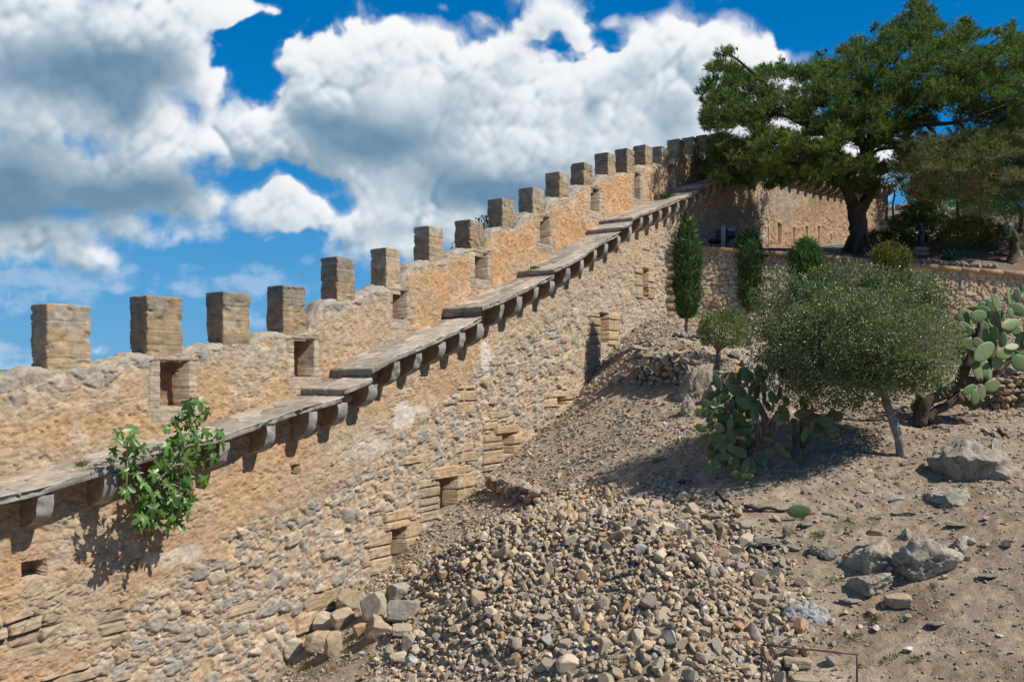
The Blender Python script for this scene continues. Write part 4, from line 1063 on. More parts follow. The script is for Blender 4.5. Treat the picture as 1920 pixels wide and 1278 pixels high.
# --- cypresses in front of the terrace wall
def cypress(bpx, bpy_, Yb, ctop, cbot, hw, label, seed, point=.5, tips=5, cols=None, stem=(.24, .21, .19)):
    if Yb is None: b = hit(bpx, bpy_, None, 22, 33)
    else: b = P(bpx, bpy_, Yb); b[2] = float(G(b[0], b[1]))
    Yc = b[1]; r = np.random.RandomState(seed)
    t = thing('cypress_tree', b, label, 'cypress', 'clipped cypresses along the terrace wall')
    zt, zb_ = CZ + (700 - ctop) / F * Yc, CZ + (700 - cbot) / F * Yc; rw = hw / F * Yc
    mb = MB(); limb(mb, [b - [0, 0, .2], b + [.01, 0, (zb_ - b[2]) * .5], b + [0, 0, zb_ - b[2] + .5]], .075, .05, 8, 10, stem); mb.build('trunk', M_bark, t)
    cols = cols or [(.065, .115, .038), (.090, .145, .045), (.055, .10, .036)]
    n = int(9000 * (zt - zb_) / 3.4)
    h = r.uniform(0, 1, n); a = r.uniform(0, 2 * math.pi, n)
    prof = np.minimum(1, (h / .16 + .3) ** .7) * (.82 + .18 * np.sin(h * 3)) * np.clip((1 - h) / point, 0, 1) ** .6
    lump = 1 + .55 * fbm(np.cos(a) * 1.9 + seed, np.sin(a) * 1.9, h * 6, 3, seed)
    # tall leading tips
    k = np.floor(a / (2 * math.pi) * tips); tipb = (hsh(k, k * 0 + seed, k * 0, 4) - .4) * .16 * sstep(.5, 1, h)
    rr = rw * prof * lump * r.uniform(.55, 1, n) ** .5
    pos = np.stack([b[0] + np.cos(a) * rr, b[1] + np.sin(a) * rr, zb_ + (zt - zb_) * (h * .95 + tipb)], 1)
    d = unit(np.stack([np.cos(a) * .5, np.sin(a) * .5, np.full(n, 1.0)], 1) + .35 * rdir(n, r)); nn = unit(np.stack([np.cos(a), np.sin(a), a * 0 + .3], 1) + .4 * rdir(n, r))
    cc = pal(r.uniform(0, 1, n), cols) * (1 + .35 * fbm(np.cos(a) * 2, np.sin(a) * 2, h * 9, 2, seed + 4))[:, None] * r.uniform(.75, 1.25, n)[:, None]
    m = MB(); leaf_cards(m, pos, d, nn, .15 * r.uniform(.6, 1.4, n), .05, cc, .1)
    # loose outer sprays
    nk = n // 6; i = r.randint(0, n, nk)
    leaf_cards(m, pos[i] + np.stack([np.cos(a[i]), np.sin(a[i]), a[i] * 0], 1) * .04, unit(d[i] + .75 * rdir(nk, r)), nn[i], .30, .032, cc[i] * 1.25, .1)
    m.build('crown', M_needle, t, smooth=False)
    return t
cypress(1287, 627, None, 410, 598, 20, 'tallest cypress with several pointed tips on a bare stem, nearest the castle wall', 31, .24, 7)
cypress(1402, 602, None, 434, 586, 25, 'slim cypress column second from the castle wall', 32, .2, 3, [(.060, .110, .038), (.075, .13, .045), (.105, .165, .065)])
cypress(1511, 610, 30.6, 448, 585, 28, 'rounded dark green cypress poking up behind the left part of the big bush', 33, .17, 1, [(.055, .12, .032), (.07, .14, .036)])
cypress(1672, 612, 30.4, 455, 590, 37, 'broad yellowish clipped cypress rising behind the right part of the big bush', 34, .15, 6, [(.115, .125, .036), (.09, .105, .032), (.14, .14, .045)])

# --- prickly pears
def pad_geo(seed, nl=18, nw=22):
    r = np.random.RandomState(seed)
    t = np.linspace(0, 1, nl)[:, None]; a = np.linspace(0, 2 * math.pi, nw, endpoint=False)[None, :]
    w = (.12 + .88 * np.sin(np.clip(t, 0, 1) ** .85 * math.pi * .98) ** .62 * (1 - .12 * (1 - t))) * .5
    w = w * np.where(t > .985, .2, 1); w[0] = .09; w[-1] = .06
    th = .055 * (1.25 - .5 * t) * np.sqrt(np.clip(w / .5, .05, 1)); th[-1] *= .3
    x = w * np.cos(a); y = th * np.sin(a)
    x = x * (1 + .03 * vnoise(t * 3, seed, 0, seed)); z = t + 0 * a
    y = y + r.uniform(-.12, .12) * (t - .3) ** 2 + r.uniform(-.12, .12) * x ** 2 * 1.2 + .006 * fbm(x * 9, z * 9, seed, 2, seed)
    V = np.stack([x, y, z], -1).reshape(-1, 3)
    # areoles as tiny raised dots
    return V, grid_faces(nl, nw, closed=True)
PADS = [pad_geo(60 + i) for i in range(6)]

def cactus(name, specs, org, scale, Yc, label, seed, stems=(), depth=.45, tone=1.0, cone=None, group=None, base=None):
    r = np.random.RandomState(seed)
    b = base if base is not None else hit(*cone)
    t = thing(name, b, label, 'prickly pear', group)
    for pts, r0, r1 in stems:
        m = MB(); q = [P(org[0] + x / scale, org[1] + y / scale, Yc + (e[0] if e else 0)) for x, y, *e in pts]
        limb(m, q, r0 / F * Yc, r1 / F * Yc, 10, 16, (.155, .115, .085), .42, seed + int(pts[0][0]), 1.0); m.build('stem', M_bark, t)
    kk = 0
    hmax = max(s[1] for s in specs); hmin = min(s[1] for s in specs)
    for (x, y, L, W, ang, *ex) in specs:
        px, py = org[0] + x / scale, org[1] + y / scale
        dy = depth * ((hmax - y) / (hmax - hmin + 1) * 1.2 - .6) + r.uniform(-.22, .22)
        if ex: dy += ex[0]
        Yq = Yc + dy; c = P(px, py, Yq); l = L / scale / F * Yq; wv = W / scale / F * Yq
        a = R(ang); wtrue = max(wv, l * .52); yaw = math.acos(min(1, wv / wtrue)) * r.choice([-1, 1])
        pitch = r.uniform(-.35, .35)
        l = l / math.cos(pitch) * 1.06
        V, f = PADS[r.randint(6)]; tloc = V[:, 2].copy()
        V = V * np.array([wtrue * 1.14, l, l * 1.06]) ; V = V - [0, 0, l / 2]
        cy_, sy_ = math.cos(yaw), math.sin(yaw)
        V = np.stack([V[:, 0] * cy_ - V[:, 1] * sy_, V[:, 0] * sy_ + V[:, 1] * cy_, V[:, 2]], 1)
        cp_, sp_ = math.cos(pitch), math.sin(pitch)
        V = np.stack([V[:, 0], V[:, 1] * cp_ - V[:, 2] * sp_, V[:, 1] * sp_ + V[:, 2] * cp_], 1)
        ca, sa = math.cos(a), math.sin(a)
        V = np.stack([V[:, 0] * ca + V[:, 2] * sa, V[:, 1], -V[:, 0] * sa + V[:, 2] * ca], 1) + c
        col = np.array([.105, .170, .058]) * tone * r.uniform(.75, 1.2) * np.array([r.uniform(.85, 1.25), 1, r.uniform(.8, 1.3)])
        cc = np.broadcast_to(col, V.shape).copy()
        sc_ = sstep(.25, .5, vnoise(V[:, 0] * 22, V[:, 1] * 22, V[:, 2] * 22, kk))[:, None] * .3
        cc = cc * (1 - sc_) + np.array([.20, .19, .11]) * sc_
        ck = (sstep(.30, .02, tloc) * r.choice([0, .3, .8]) + .25 * r.choice([0, 0, 1]) * sstep(.8, 1, tloc))[:, None]; cc = cc * (1 - ck) + np.array([.24, .19, .09]) * ck
        if kk < 100: mesh_obj('pad', V, [f], M_pad, t, cc)
        kk += 1
    return t
FC = [(292, 245, 150, 75, -15), (440, 215, 130, 55, -5), (505, 195, 180, 65, 10), (585, 180, 150, 110, -35), (710, 140, 110, 90, 10), (750, 185, 120, 85, 20), (692, 235, 100, 60, 20), (630, 310, 170, 65, 12), (685, 345, 150, 70, 15), (755, 300, 110, 65, -10),
      (505, 345, 190, 115, -60), (370, 335, 80, 75, 0), (355, 400, 115, 80, 80), (285, 440, 100, 80, 60), (555, 455, 160, 95, -55, -.2), (640, 435, 150, 80, -50), (668, 560, 190, 95, 8, -.2), (180, 475, 100, 85, -20), (185, 550, 140, 90, -80), (320, 530, 150, 75, 85),
      (225, 620, 90, 60, 80), (100, 550, 80, 60, -20), (340, 595, 130, 80, -60), (470, 580, 130, 55, -5), (535, 620, 120, 85, -30), (420, 670, 125, 65, 5), (570, 675, 120, 70, -80), (230, 685, 110, 85, 30), (315, 700, 120, 80, -60), (130, 705, 120, 75, -65),
      (545, 745, 190, 80, 80), (425, 800, 140, 110, -10), (283, 800, 160, 95, 85), (160, 825, 140, 90, 40), (535, 800, 100, 40, -80), (370, 860, 100, 50, -20), (430, 905, 95, 70, -20), (510, 945, 160, 100, -60), (339, 990, 140, 75, 85), (225, 970, 110, 70, -50),
      (255, 1050, 90, 60, 20), (205, 1100, 90, 75, -20), (280, 1080, 90, 75, 30), (420, 1020, 80, 50, 0), (475, 1065, 140, 65, -10), (575, 1080, 140, 60, 20), (635, 1090, 130, 60, 10), (415, 1115, 90, 30, 0), (460, 1160, 80, 50, 70), (505, 1175, 80, 50, 45),
      (600, 1180, 110, 45, -85), (545, 1215, 80, 60, 40), (810, 835, 140, 65, -55), (920, 900, 110, 90, -30), (965, 960, 120, 60, -60), (765, 980, 130, 50, 10), (765, 1060, 110, 45, -20), (690, 1050, 120, 35, -40), (760, 400, 150, 55, 5), (840, 400, 120, 75, -10),
      (845, 505, 100, 40, 5), (915, 590, 100, 45, 5), (905, 380, 160, 60, 15), (955, 560, 170, 110, -30, .3), (980, 440, 90, 65, -10), (880, 600, 90, 50, 30), (800, 490, 90, 50, -15), (330, 890, 110, 55, -10),
      (610, 560, 110, 80, 20, .4), (470, 460, 130, 80, -10, .4), (400, 540, 120, 80, 30, .35), (480, 690, 120, 90, -20, .35), (360, 760, 110, 80, 10, .3), (600, 880, 120, 80, 30, .3), (430, 480, 120, 70, 10, .3), (240, 560, 110, 70, -30, .3)] + [(float(r_x), float(r_y), float(r_l), float(r_l * .68), float(r_a), .25 + .3 * float(r_d)) for r_x, r_y, r_l, r_a, r_d in zip(np.random.RandomState(3).uniform(210, 700, 30), np.random.RandomState(4).uniform(380, 1060, 30), np.random.RandomState(5).uniform(95, 145, 30), np.random.RandomState(6).uniform(-70, 70, 30), np.random.RandomState(7).uniform(0, 1, 30))]
c1 = hit(1425, 885); Yc1 = c1[1]
cactus('prickly_pear', FC, (1290, 670), 5.327, Yc1, 'broad dark green prickly pear with yellow buds, leftmost on the slope', 41, [([(780, 880), (785, 760), (770, 640), (730, 520), (690, 430)], 8, 5), ([(790, 790), (830, 700), (860, 620), (900, 540)], 7, 4), ([(780, 860), (690, 900), (600, 950)], 8, 5), ([(560, 1020), (540, 900), (500, 800), (470, 700)], 9, 6),
       ([(700, 900), (690, 760), (670, 660)], 5, 4), ([(560, 1000), (470, 870), (430, 700), (400, 560), (380, 440)], 6, 4)], .6, .9, base=c1)
pk = bpy.data.objects[[o.name for o in bpy.data.objects if o.name.startswith('prickly_pear')][0]]
m = MB()
for x, y in ((258, 640), (60, 655), (68, 685), (212, 1055), (480, 140), (478, 125), (196, 742), (110, 520)):
    q = P(1290 + x / 5.327, 670 + y / 5.327, Yc1 - .45); V, q4, t3 = tubegeo([q, q + [0, 0, .025], q + [0, 0, .05]], [.012, .026, .018], 7); m.add2(V, [q4, t3], (.75, .42, .02))
m.build('flower_buds', M_fig, pk)
SC_ = [(1140, 560, 170, 90, 80), (1240, 540, 120, 50, 0, .3), (1145, 680, 190, 34, 2), (1090, 740, 100, 45, 10), (1235, 690, 110, 55, 10), (1175, 740, 110, 55, -20), (1300, 725, 125, 118, 0), (1445, 735, 130, 115, 0), (1375, 635, 130, 115, -60), (1500, 590, 100, 95, 30),
       (1435, 560, 90, 70, 50), (1210, 830, 110, 50, 10), (1150, 850, 120, 70, 0), (1180, 920, 110, 45, 10), (1125, 960, 110, 50, 30), (1135, 1020, 110, 60, 5), (1150, 460, 130, 60, -5), (1165, 770, 130, 70, 15)]
c2 = hit(1508, 862)
cactus('prickly_pear', SC_, (1290, 670), 5.327, c2[1], 'thin upright prickly pear with round hanging pads under the edge of the big bush', 43, [([(1080, 900), (1065, 800), (1060, 700), (1045, 610)], 5, 4), ([(1150, 1000), (1150, 800), (1145, 600), (1145, 480)], 6, 4), ([(1150, 600), (1230, 590), (1290, 580), (1330, 610)], 5, 4)], .2, .72, base=c2)
BC = [(257, 100, 95, 80, 20), (255, 165, 95, 60, 5), (840, 215, 110, 45, -10), (905, 215, 95, 45, 5), (930, 180, 65, 35, 10), (910, 320, 110, 85, -60), (827, 255, 75, 18, -10), (748, 265, 105, 60, 0), (708, 297, 95, 60, -25), (860, 350, 75, 40, 0), (833, 350, 75, 25, 5), (785, 360, 75, 40, -10),
      (757, 325, 65, 22, 0), (752, 405, 125, 35, -5), (850, 435, 155, 80, 75), (840, 470, 95, 65, 70), (655, 320, 95, 50, -75), (615, 370, 115, 85, 80), (575, 310, 70, 35, 90), (565, 395, 70, 45, -20), (522, 405, 110, 38, 0), (485, 400, 80, 45, -30), (455, 450, 110, 70, -60),
      (425, 440, 90, 60, -40), (520, 495, 100, 75, 70), (690, 450, 110, 50, -25), (715, 420, 70, 50, 0), (685, 365, 70, 30, 10), (735, 510, 110, 45, -5), (785, 495, 110, 45, 10), (800, 550, 110, 50, 10), (670, 530, 110, 75, 0), (605, 505, 100, 50, -20), (650, 640, 190, 110, 55),
      (815, 645, 150, 85, 75), (760, 725, 110, 90, -60), (720, 670, 85, 40, 25), (660, 760, 150, 100, -15), (610, 790, 135, 70, -10), (700, 805, 70, 40, 10), (715, 890, 130, 85, 75), (640, 945, 100, 60, 10), (590, 980, 105, 60, 0), (545, 920, 110, 60, 60), (925, 720, 130, 110, -50),
      (940, 560, 130, 100, 20), (935, 630, 100, 80, 60), (860, 600, 110, 50, 80), (540, 580, 110, 70, -50), (620, 580, 100, 70, -40), (580, 640, 90, 60, 0), (1000, 560, 120, 90, 40), (1010, 700, 120, 90, 70), (990, 450, 110, 80, 30), (900, 480, 110, 70, -30), (470, 560, 110, 80, 10), (430, 620, 110, 80, -20), (380, 540, 100, 80, 0)] + [(float(a), float(b), float(c), float(c * .66), float(d), .15 + .3 * float(e)) for a, b, c, d, e in zip(np.random.RandomState(13).uniform(430, 720, 24), np.random.RandomState(14).uniform(320, 720, 24), np.random.RandomState(15).uniform(95, 140, 24), np.random.RandomState(16).uniform(-70, 70, 24), np.random.RandomState(17).uniform(0, 1, 24))]
c3 = hit(1742, 806); Y3 = c3[1] + .3
cactus('prickly_pear', BC, (1680, 500), 3.992, Y3, 'old pale prickly pear with thick woody sprawling stems at the right edge', 47,
       [([(180, 1190), (200, 1100), (235, 1010), (330, 955), (430, 900), (520, 860), (620, 850), (700, 845)], 12, 8), ([(230, 1150), (290, 1080), (370, 1045), (440, 985), (480, 930)], 9, 7), ([(470, 880), (520, 760), (560, 650), (600, 560), (640, 420)], 10, 5), ([(620, 850), (680, 760), (720, 640), (745, 560)], 9, 5),
        ([(640, 850), (760, 780), (850, 700), (910, 650)], 7, 4), ([(440, 980), (520, 1000), (580, 1040), (600, 1060)], 11, 5), ([(330, 930), (300, 700), (270, 400), (256, 200)], 6, 3)], .8, 1.45, base=c3)
LC = [(178, 960, 90, 70, 20), (145, 1035, 85, 70, 20), (125, 920, 70, 30, 0), (140, 1070, 50, 40, -20)]
c4 = hit(1716, 778)
cactus('prickly_pear', LC, (1680, 500), 3.992, c4[1] - .25, 'young prickly pear of three pads between the bush trunk and the woody stems', 48, [([(150, 1130), (150, 1090), (148, 1060)], 6, 5)], .1, 1.1, base=c4)
c5 = hit(1496, 966)
o = cactus('cactus_pad', [(0, 0, 38, 24, 85)], (1497, 958), 1.0, c5[1], 'single fallen green cactus pad lying on the soil', 49, (), 0, 1.2, base=c5)
# the upper garden cactus
u0 = hitu(1885, 492)
UC = [(1435, 890, 100, 65, -20), (1522, 885, 60, 40, 10), (1470, 940, 70, 45, -30), (1565, 1150, 70, 40, 0), (1585, 1080, 60, 45, 20), (1420, 870, 60, 40, 0, .2)]
cactus('prickly_pear', UC, (1620, 260), 5.327, u0[1], 'prickly pear under the grey green tree at the top right above the terrace', 50, [([(1440, 1270), (1490, 1180), (1510, 1060), (1500, 960), (1450, 900)], 9, 5), ([(1505, 1010), (1570, 960), (1620, 900)], 7, 5)], .1, .8, base=u0)

# --- fig growing out of the wall under the walkway
fs_ = s_of(255, W_OFF); fx, fy = xy(fs_, W_OFF)
fz = sz(262, 955, W_OFF)[1]
fig = thing('fig_plant', (fx, fy, fz), 'green fig plant with lobed leaves hanging off the walkway edge', 'fig')
r = np.random.RandomState(14)
def fp(x, y, off): px, py = 200 + x / 4.564, 740 + y / 4.564; s, z = sz(px, py, off); X, Y = xy(s, off); return np.array([X, Y, z])
m = MB(); root = np.array([fx - .05 * NRM[0], fy - .05 * NRM[1], fz])
SK = [[(200, 900, 1.2), (170, 800, 1.5), (175, 600, 1.6), (178, 420, 1.6), (175, 320, 1.6)], [(330, 850, 1.1), (420, 740, 1.5), (560, 620, 1.65), (660, 450, 1.6), (710, 280, 1.55), (725, 130, 1.55)], [(420, 760, 1.3), (520, 860, 1.55), (560, 1000, 1.5), (500, 1130, 1.4)],
      [(350, 880, 1.2), (340, 980, 1.3), (290, 1090, 1.25)], [(560, 620, 1.65), (700, 640, 1.7), (730, 850, 1.6)], [(640, 480, 1.6), (800, 430, 1.7), (940, 400, 1.75), (1000, 380, 1.75)], [(450, 780, 1.4), (640, 800, 1.6), (650, 980, 1.55)]]
for sk in SK: limb(m, [root] + [fp(*q) for q in sk], .018, .006, 6, 18, (.33, .28, .22), .1, int(sk[0][0]))
m.build('stems', M_twig, fig)
FL = [(80, 310), (215, 320), (100, 400), (180, 390), (240, 400), (60, 500), (30, 570), (170, 560), (240, 560), (250, 470), (330, 470), (150, 670), (270, 690), (190, 790), (140, 830), (170, 850), (690, 90), (800, 80), (640, 170), (840, 170), (780, 210), (700, 280), (590, 230), (520, 290), (760, 290),
      (850, 320), (560, 430), (680, 400), (780, 420), (640, 500), (560, 520), (720, 600), (820, 580), (880, 470), (1000, 420), (980, 350), (910, 540), (700, 650), (640, 560), (520, 620), (440, 620), (400, 680), (470, 730), (600, 720), (700, 720), (560, 800), (480, 750), (330, 770), (390, 860), (300, 800),
      (510, 870), (600, 880), (720, 840), (650, 800), (740, 880), (820, 740), (350, 940), (400, 990), (280, 1000), (330, 1080), (250, 1110), (450, 1020), (520, 980), (600, 960), (680, 1030), (620, 1100), (540, 1060), (500, 1150), (430, 1090), (380, 1110), (280, 1060), (560, 1000), (640, 930), (460, 920),
      (560, 640), (480, 560), (640, 630), (750, 520), (690, 180), (620, 330), (720, 470), (860, 420), (600, 400), (520, 460), (660, 740), (580, 900), (700, 930), (480, 980), (300, 900), (360, 1030), (620, 1020), (250, 620), (120, 340), (200, 470), (730, 140), (760, 370), (560, 700), (640, 860), (430, 840), (520, 780)]
def fig_leaf():
    lob = [(0, 0), (.10, .02), (.30, -.10), (.42, .06), (.30, .16), (.20, .22), (.44, .40), (.50, .58), (.36, .52), (.20, .44), (.14, .50), (.20, .74), (.12, .92), (0, 1.0)]
    R_ = np.array(lob); L_ = R_[-2:0:-1] * [-1, 1]
    o = np.concatenate([R_, L_]); n = len(o)
    V = np.concatenate([o, [[0, .30]]]); f = np.array([[i, (i + 1) % n, n] for i in range(n)])
    z = -.16 * np.abs(V[:, 0]) + .10 * np.sin(V[:, 1] * 3) - .18 * V[:, 1] ** 2
    return np.stack([V[:, 0], V[:, 1], z], 1), f
LV, LF = fig_leaf(); ribs = np.ones(len(LV)); ribs[-1] = 1.5
m = MB()
for i, (x, y) in enumerate(FL):
    for rep in range(1 if (x < 300 and y < 720) else 2):
        off = (r.uniform(1.45, 1.75) if rep == 0 else r.uniform(1.2, 1.6))
        if y > 900: off -= .12
        c = fp(x + r.uniform(-12, 12), y + r.uniform(-12, 12), off); sz_ = r.uniform(.12, .24) * (1 if rep == 0 else .95)
        tip = unit(np.array([r.normal() * .6, 0, -1 + r.normal() * .45]) + np.array([NRM[0], NRM[1], 0]) * r.uniform(.1, .7))
        nr_ = unit(np.array([NRM[0], NRM[1], .75]) + .5 * r.normal(size=3)); sd = unit(np.cross(tip, nr_)); nr_ = np.cross(sd, tip)
        V = c + (LV[:, :1] * sd + (LV[:, 1:2] - .45) * tip + LV[:, 2:] * nr_) * sz_ * 1.15
        col = np.array([.068, .15, .028]) * r.uniform(.5, 1.3) * np.array([r.uniform(.85, 1.3), 1, 1])
        m.add(V, LF, col[None, :] * ribs[:, None])
m.build('foliage', M_fig, fig, smooth=False)

# --- tree outside the wall, its leaves showing between two merlons
xo, yo = xy(s_of(905, 0), -3.0)
ot = thing('broadleaf_tree', (xo, yo, CZ - 4), 'leafy tree outside the wall, its top showing between two merlons', 'tree')
m = MB(); q = P(908, 470, yo); limb(m, [(xo, yo, CZ - 4), (xo, yo, CZ), q], .16, .05, 8, 12, (.13, .10, .08)); m.build('trunk', M_bark, ot)
m = MB(); crown(m, P(908, 462, yo), np.array([32, 32, 52]) / F * yo, 2600, .085, .045, [(.06, .11, .04), (.08, .13, .05)], 71, .3, thr=-.05, clump=3); crown(m, P(854, 482, yo + 1), np.array([10, 10, 28]) / F * yo, 160, .085, .04, [(.06, .10, .05)], 72, .1, thr=-.1, clump=3)
m.build('crown', M_leaf, ot, smooth=False)
m = MB(); limb(m, [q, P(880, 500, yo + .5), P(854, 465, yo + 1)], .03, .008, 5, 8, (.12, .1, .08)); m.build('branch', M_bark, ot)

# --- garden above the terrace, right of the pine
def shrub(name, label, cat, bpx, bpy_, items, cols, ln, wd, n, seed, trunk=None, mat=None, group=None, up=.5, thr=-.25, stems=0):
    b = hitu(bpx, bpy_); Yb = b[1]; t = thing(name, b, label, cat, group); m = MB(); rr = np.random.RandomState(seed)
    for k, (px, py, rx, ry, *e) in enumerate(items):
        dy = e[0] if e else 0
        crown(m, P(px, py, Yb + dy), np.array([rx, (rx + ry) / 2, ry]) / F * Yb, int(n * rx * ry / sum(i[2] * i[3] for i in items)), ln, wd, cols, seed + k, .35, None, up, 3.2, thr)
    m.build('foliage' if cat == 'shrub' else 'crown', mat or M_leaf, t, smooth=False)
    if trunk:
        m = MB()
        for pts, r0, r1 in trunk: limb(m, [b - [0, 0, .2] if i == 0 else P(q[0], q[1], Yb + (q[2] if len(q) > 2 else 0)) for i, q in enumerate(pts)], r0 / F * Yb, r1 / F * Yb, 8, 14, (.13, .105, .085))
        m.build('trunk', M_bark, t)
    if stems:
        m = MB()
        for i in range(stems):
            px, py, rx, ry = items[i % len(items)][:4]; limb(m, [b - [0, 0, .1], P(px + rr.uniform(-.6, .6) * rx, py + rr.uniform(-.3, .5) * ry, Yb + rr.uniform(-.4, .4))], .03, .008, 5, 6, (.13, .10, .08))
        m.build('stems', M_bark, t)
    return t
DG = [(.085, .155, .04), (.11, .185, .05), (.07, .13, .036)]
YG = [(.14, .20, .04), (.175, .22, .045), (.10, .165, .035)]
GG = [(.12, .19, .09), (.15, .215, .12), (.095, .165, .075)]
shrub('broadleaf_tree', 'dark leafy tree with thin trunk over the stairs, sky showing through it', 'tree', 1745, 440, [(1690, 335, 26, 24), (1715, 360, 22, 24), (1742, 345, 34, 34), (1752, 390, 30, 30), (1720, 400, 22, 18), (1665, 318, 20, 20)], DG, .12, .07, 3600, 81, [([(1757, 445), (1756, 410), (1752, 370), (1735, 340)], 5, 2)], thr=-.12)
shrub('broadleaf_tree', 'slender young tree with a few leaves standing on the stone stairs', 'tree', 1676, 415, [(1672, 345, 20, 18), (1690, 352, 16, 12), (1660, 358, 12, 12), (1668, 386, 6, 6)], DG, .13, .075, 420, 83, [([(1674, 410), (1674, 385), (1677, 365), (1672, 340)], 2.2, 1)], thr=-.1)
shrub('low_hedge', 'low dark hedge between the pine trunk and the cast iron pump', 'shrub', 1668, 465, [(1650, 445, 22, 15), (1682, 444, 28, 17), (1705, 450, 18, 14)], [(.09, .14, .035), (.115, .165, .04)], .09, .05, 4600, 85, stems=10)
shrub('leafy_shrub', 'dark leafy shrub behind the cast iron pump', 'shrub', 1735, 455, [(1700, 418, 34, 20), (1755, 428, 30, 26), (1720, 400, 30, 20)], DG, .10, .055, 5200, 87, stems=10)
shrub('leafy_shrub', 'large shrub with yellow green leaves right of the pump', 'shrub', 1815, 470, [(1795, 436, 34, 26), (1835, 432, 36, 24), (1860, 440, 24, 22), (1812, 420, 30, 16)], YG, .10, .055, 6500, 89, stems=16)
shrub('grey_green_tree', 'grey green olive like tree with bent trunk at the far right above the terrace', 'tree', 1897, 480, [(1895, 350, 40, 30), (1925, 370, 50, 45), (1880, 385, 42, 30), (1850, 375, 26, 22), (1910, 410, 40, 22), (1960, 360, 50, 50)], GG, .08, .035, 12000, 91, [([(1893, 490), (1900, 455), (1912, 430), (1915, 400), (1900, 370)], 6, 3), ([(1893, 470), (1915, 440), (1935, 415), (1945, 390)], 4, 2)], thr=-.3)
shrub('leafy_shrub', 'pale green feathery shrub in the middle of the upper garden', 'shrub', 1836, 428, [(1826, 385, 26, 22), (1848, 365, 22, 26), (1815, 372, 20, 16), (1845, 400, 22, 16)], GG, .09, .035, 5200, 93, [([(1836, 428), (1838, 405), (1835, 380)], 2, 1)])
shrub('broadleaf_tree', 'tall blue green tree leaning in at the right edge behind the pine', 'tree', 1960, 440, [(1902, 300, 30, 34), (1925, 330, 34, 34), (1940, 285, 40, 36), (1890, 335, 22, 18), (1965, 340, 40, 60)], [(.075, .15, .075), (.095, .175, .09)], .13, .07, 6500, 95, [([(1960, 440), (1955, 400), (1945, 350), (1930, 310)], 6, 2)], thr=-.15)
shrub('broadleaf_tree', 'dark evergreen filling the back of the garden behind the pump', 'tree', 1800, 430, [(1740, 305, 50, 45, 7), (1800, 292, 60, 50, 8), (1862, 276, 60, 50, 8), (1915, 258, 60, 60, 9), (1700, 285, 24, 36, 9), (1790, 395, 50, 34, 5), (1730, 375, 30, 34, 6), (1860, 400, 50, 30, 5), (1920, 390, 50, 50, 6), (1750, 370, 30, 30, 6), (1840, 350, 50, 40, 7), (1880, 340, 40, 40, 7), (1775, 340, 40, 30, 7), (1700, 300, 30, 30, 8)], DG, .16, .09, 30000, 97, [([(1800, 430), (1798, 400), (1795, 370)], 7, 3), ([(1768, 432), (1766, 390), (1764, 350)], 7, 4)], thr=-.3)
def agave(px, py, rpx, label, seed):
    b = hitu(px, py); t = thing('agave', b, label, 'agave', 'agaves above the terrace wall'); r = np.random.RandomState(seed); Rr = rpx / F * b[1]
    for i in range(26):
        a = i * 2.399; el = .25 + 1.0 * (i / 26); L = Rr * (1.1 - .25 * i / 26) * r.uniform(.85, 1.1)
        tt = np.linspace(0, 1, 9); w = .16 * L * (1 - tt) ** .7 * (1 - .3 * (1 - tt)) + .002
        d = np.array([math.cos(a), math.sin(a)]); h = L * (np.sin(el) * tt) - .18 * L * tt ** 2 * math.cos(el); x = L * math.cos(el) * tt
        s = np.array([-d[1], d[0], 0])
        ce = np.stack([b[0] + d[0] * x, b[1] + d[1] * x, b[2] + .03 + h], 1)
        G_ = np.stack([ce + s * w[:, None] + [0, 0, .012], ce - [0, 0, .015], ce - s * w[:, None] + [0, 0, .012], ce + [0, 0, .02]], 1)
        m = MB(); m.add(G_.reshape(-1, 3), grid_faces(9, 4, closed=True), np.array([.085, .145, .105]) * r.uniform(.8, 1.25)); m.build('leaf', M_pad, t)
agave(1783, 487, 27, 'blue green spiky agave left of its twin above the coping', 3)
agave(1806, 482, 19, 'smaller spiky agave right of its twin above the coping', 4)
# ------------------------------------------------------------------ stones
import bmesh
def ico(sub):
    bm = bmesh.new(); bmesh.ops.create_icosphere(bm, subdivisions=sub, radius=1.0)
    V = np.array([v.co[:] for v in bm.verts]); f = np.array([[v.index for v in q.verts] for q in bm.faces]); bm.free(); return V, f
ICO = {k: ico(k) for k in (1, 2, 3, 4, 5)}
def stone_geo(seed, sub=3, cuts=11, sharp=.75, rough=.05, flat=(1, 1, 1), fine=4):
    r = np.random.RandomState(seed); V, f = ICO[sub]; V = V.copy()
    for i in range(cuts):
        n = unit(r.normal(size=3)); h = r.uniform(.42, .80) if i else .40
        d = V @ n; V = V - np.clip(d - h, 0, None)[:, None] * n * sharp
    V = V * (1 + rough * fbm(V[:, 0] * 2.2 + seed, V[:, 1] * 2.2, V[:, 2] * 2.2, fine, seed))[:, None]
    if rough > .08: V = V * (1 + rough * .6 * fbm(V[:, 0] * 6 + seed, V[:, 1] * 6, V[:, 2] * 6, 4, seed + 1))[:, None]
    if rough > .11:
        V = V * (1 - .16 * sstep(.10, .0, np.abs(fbm(V[:, 0] * 1.7 + seed, V[:, 1] * 1.7, V[:, 2] * 2.6, 4, seed + 3))) - .07 * sstep(.08, .0, np.abs(fbm(V[:, 0] * 4 + seed, V[:, 1] * 4, V[:, 2] * 5, 3, seed + 4))))[:, None]
    return V * np.array(flat), f
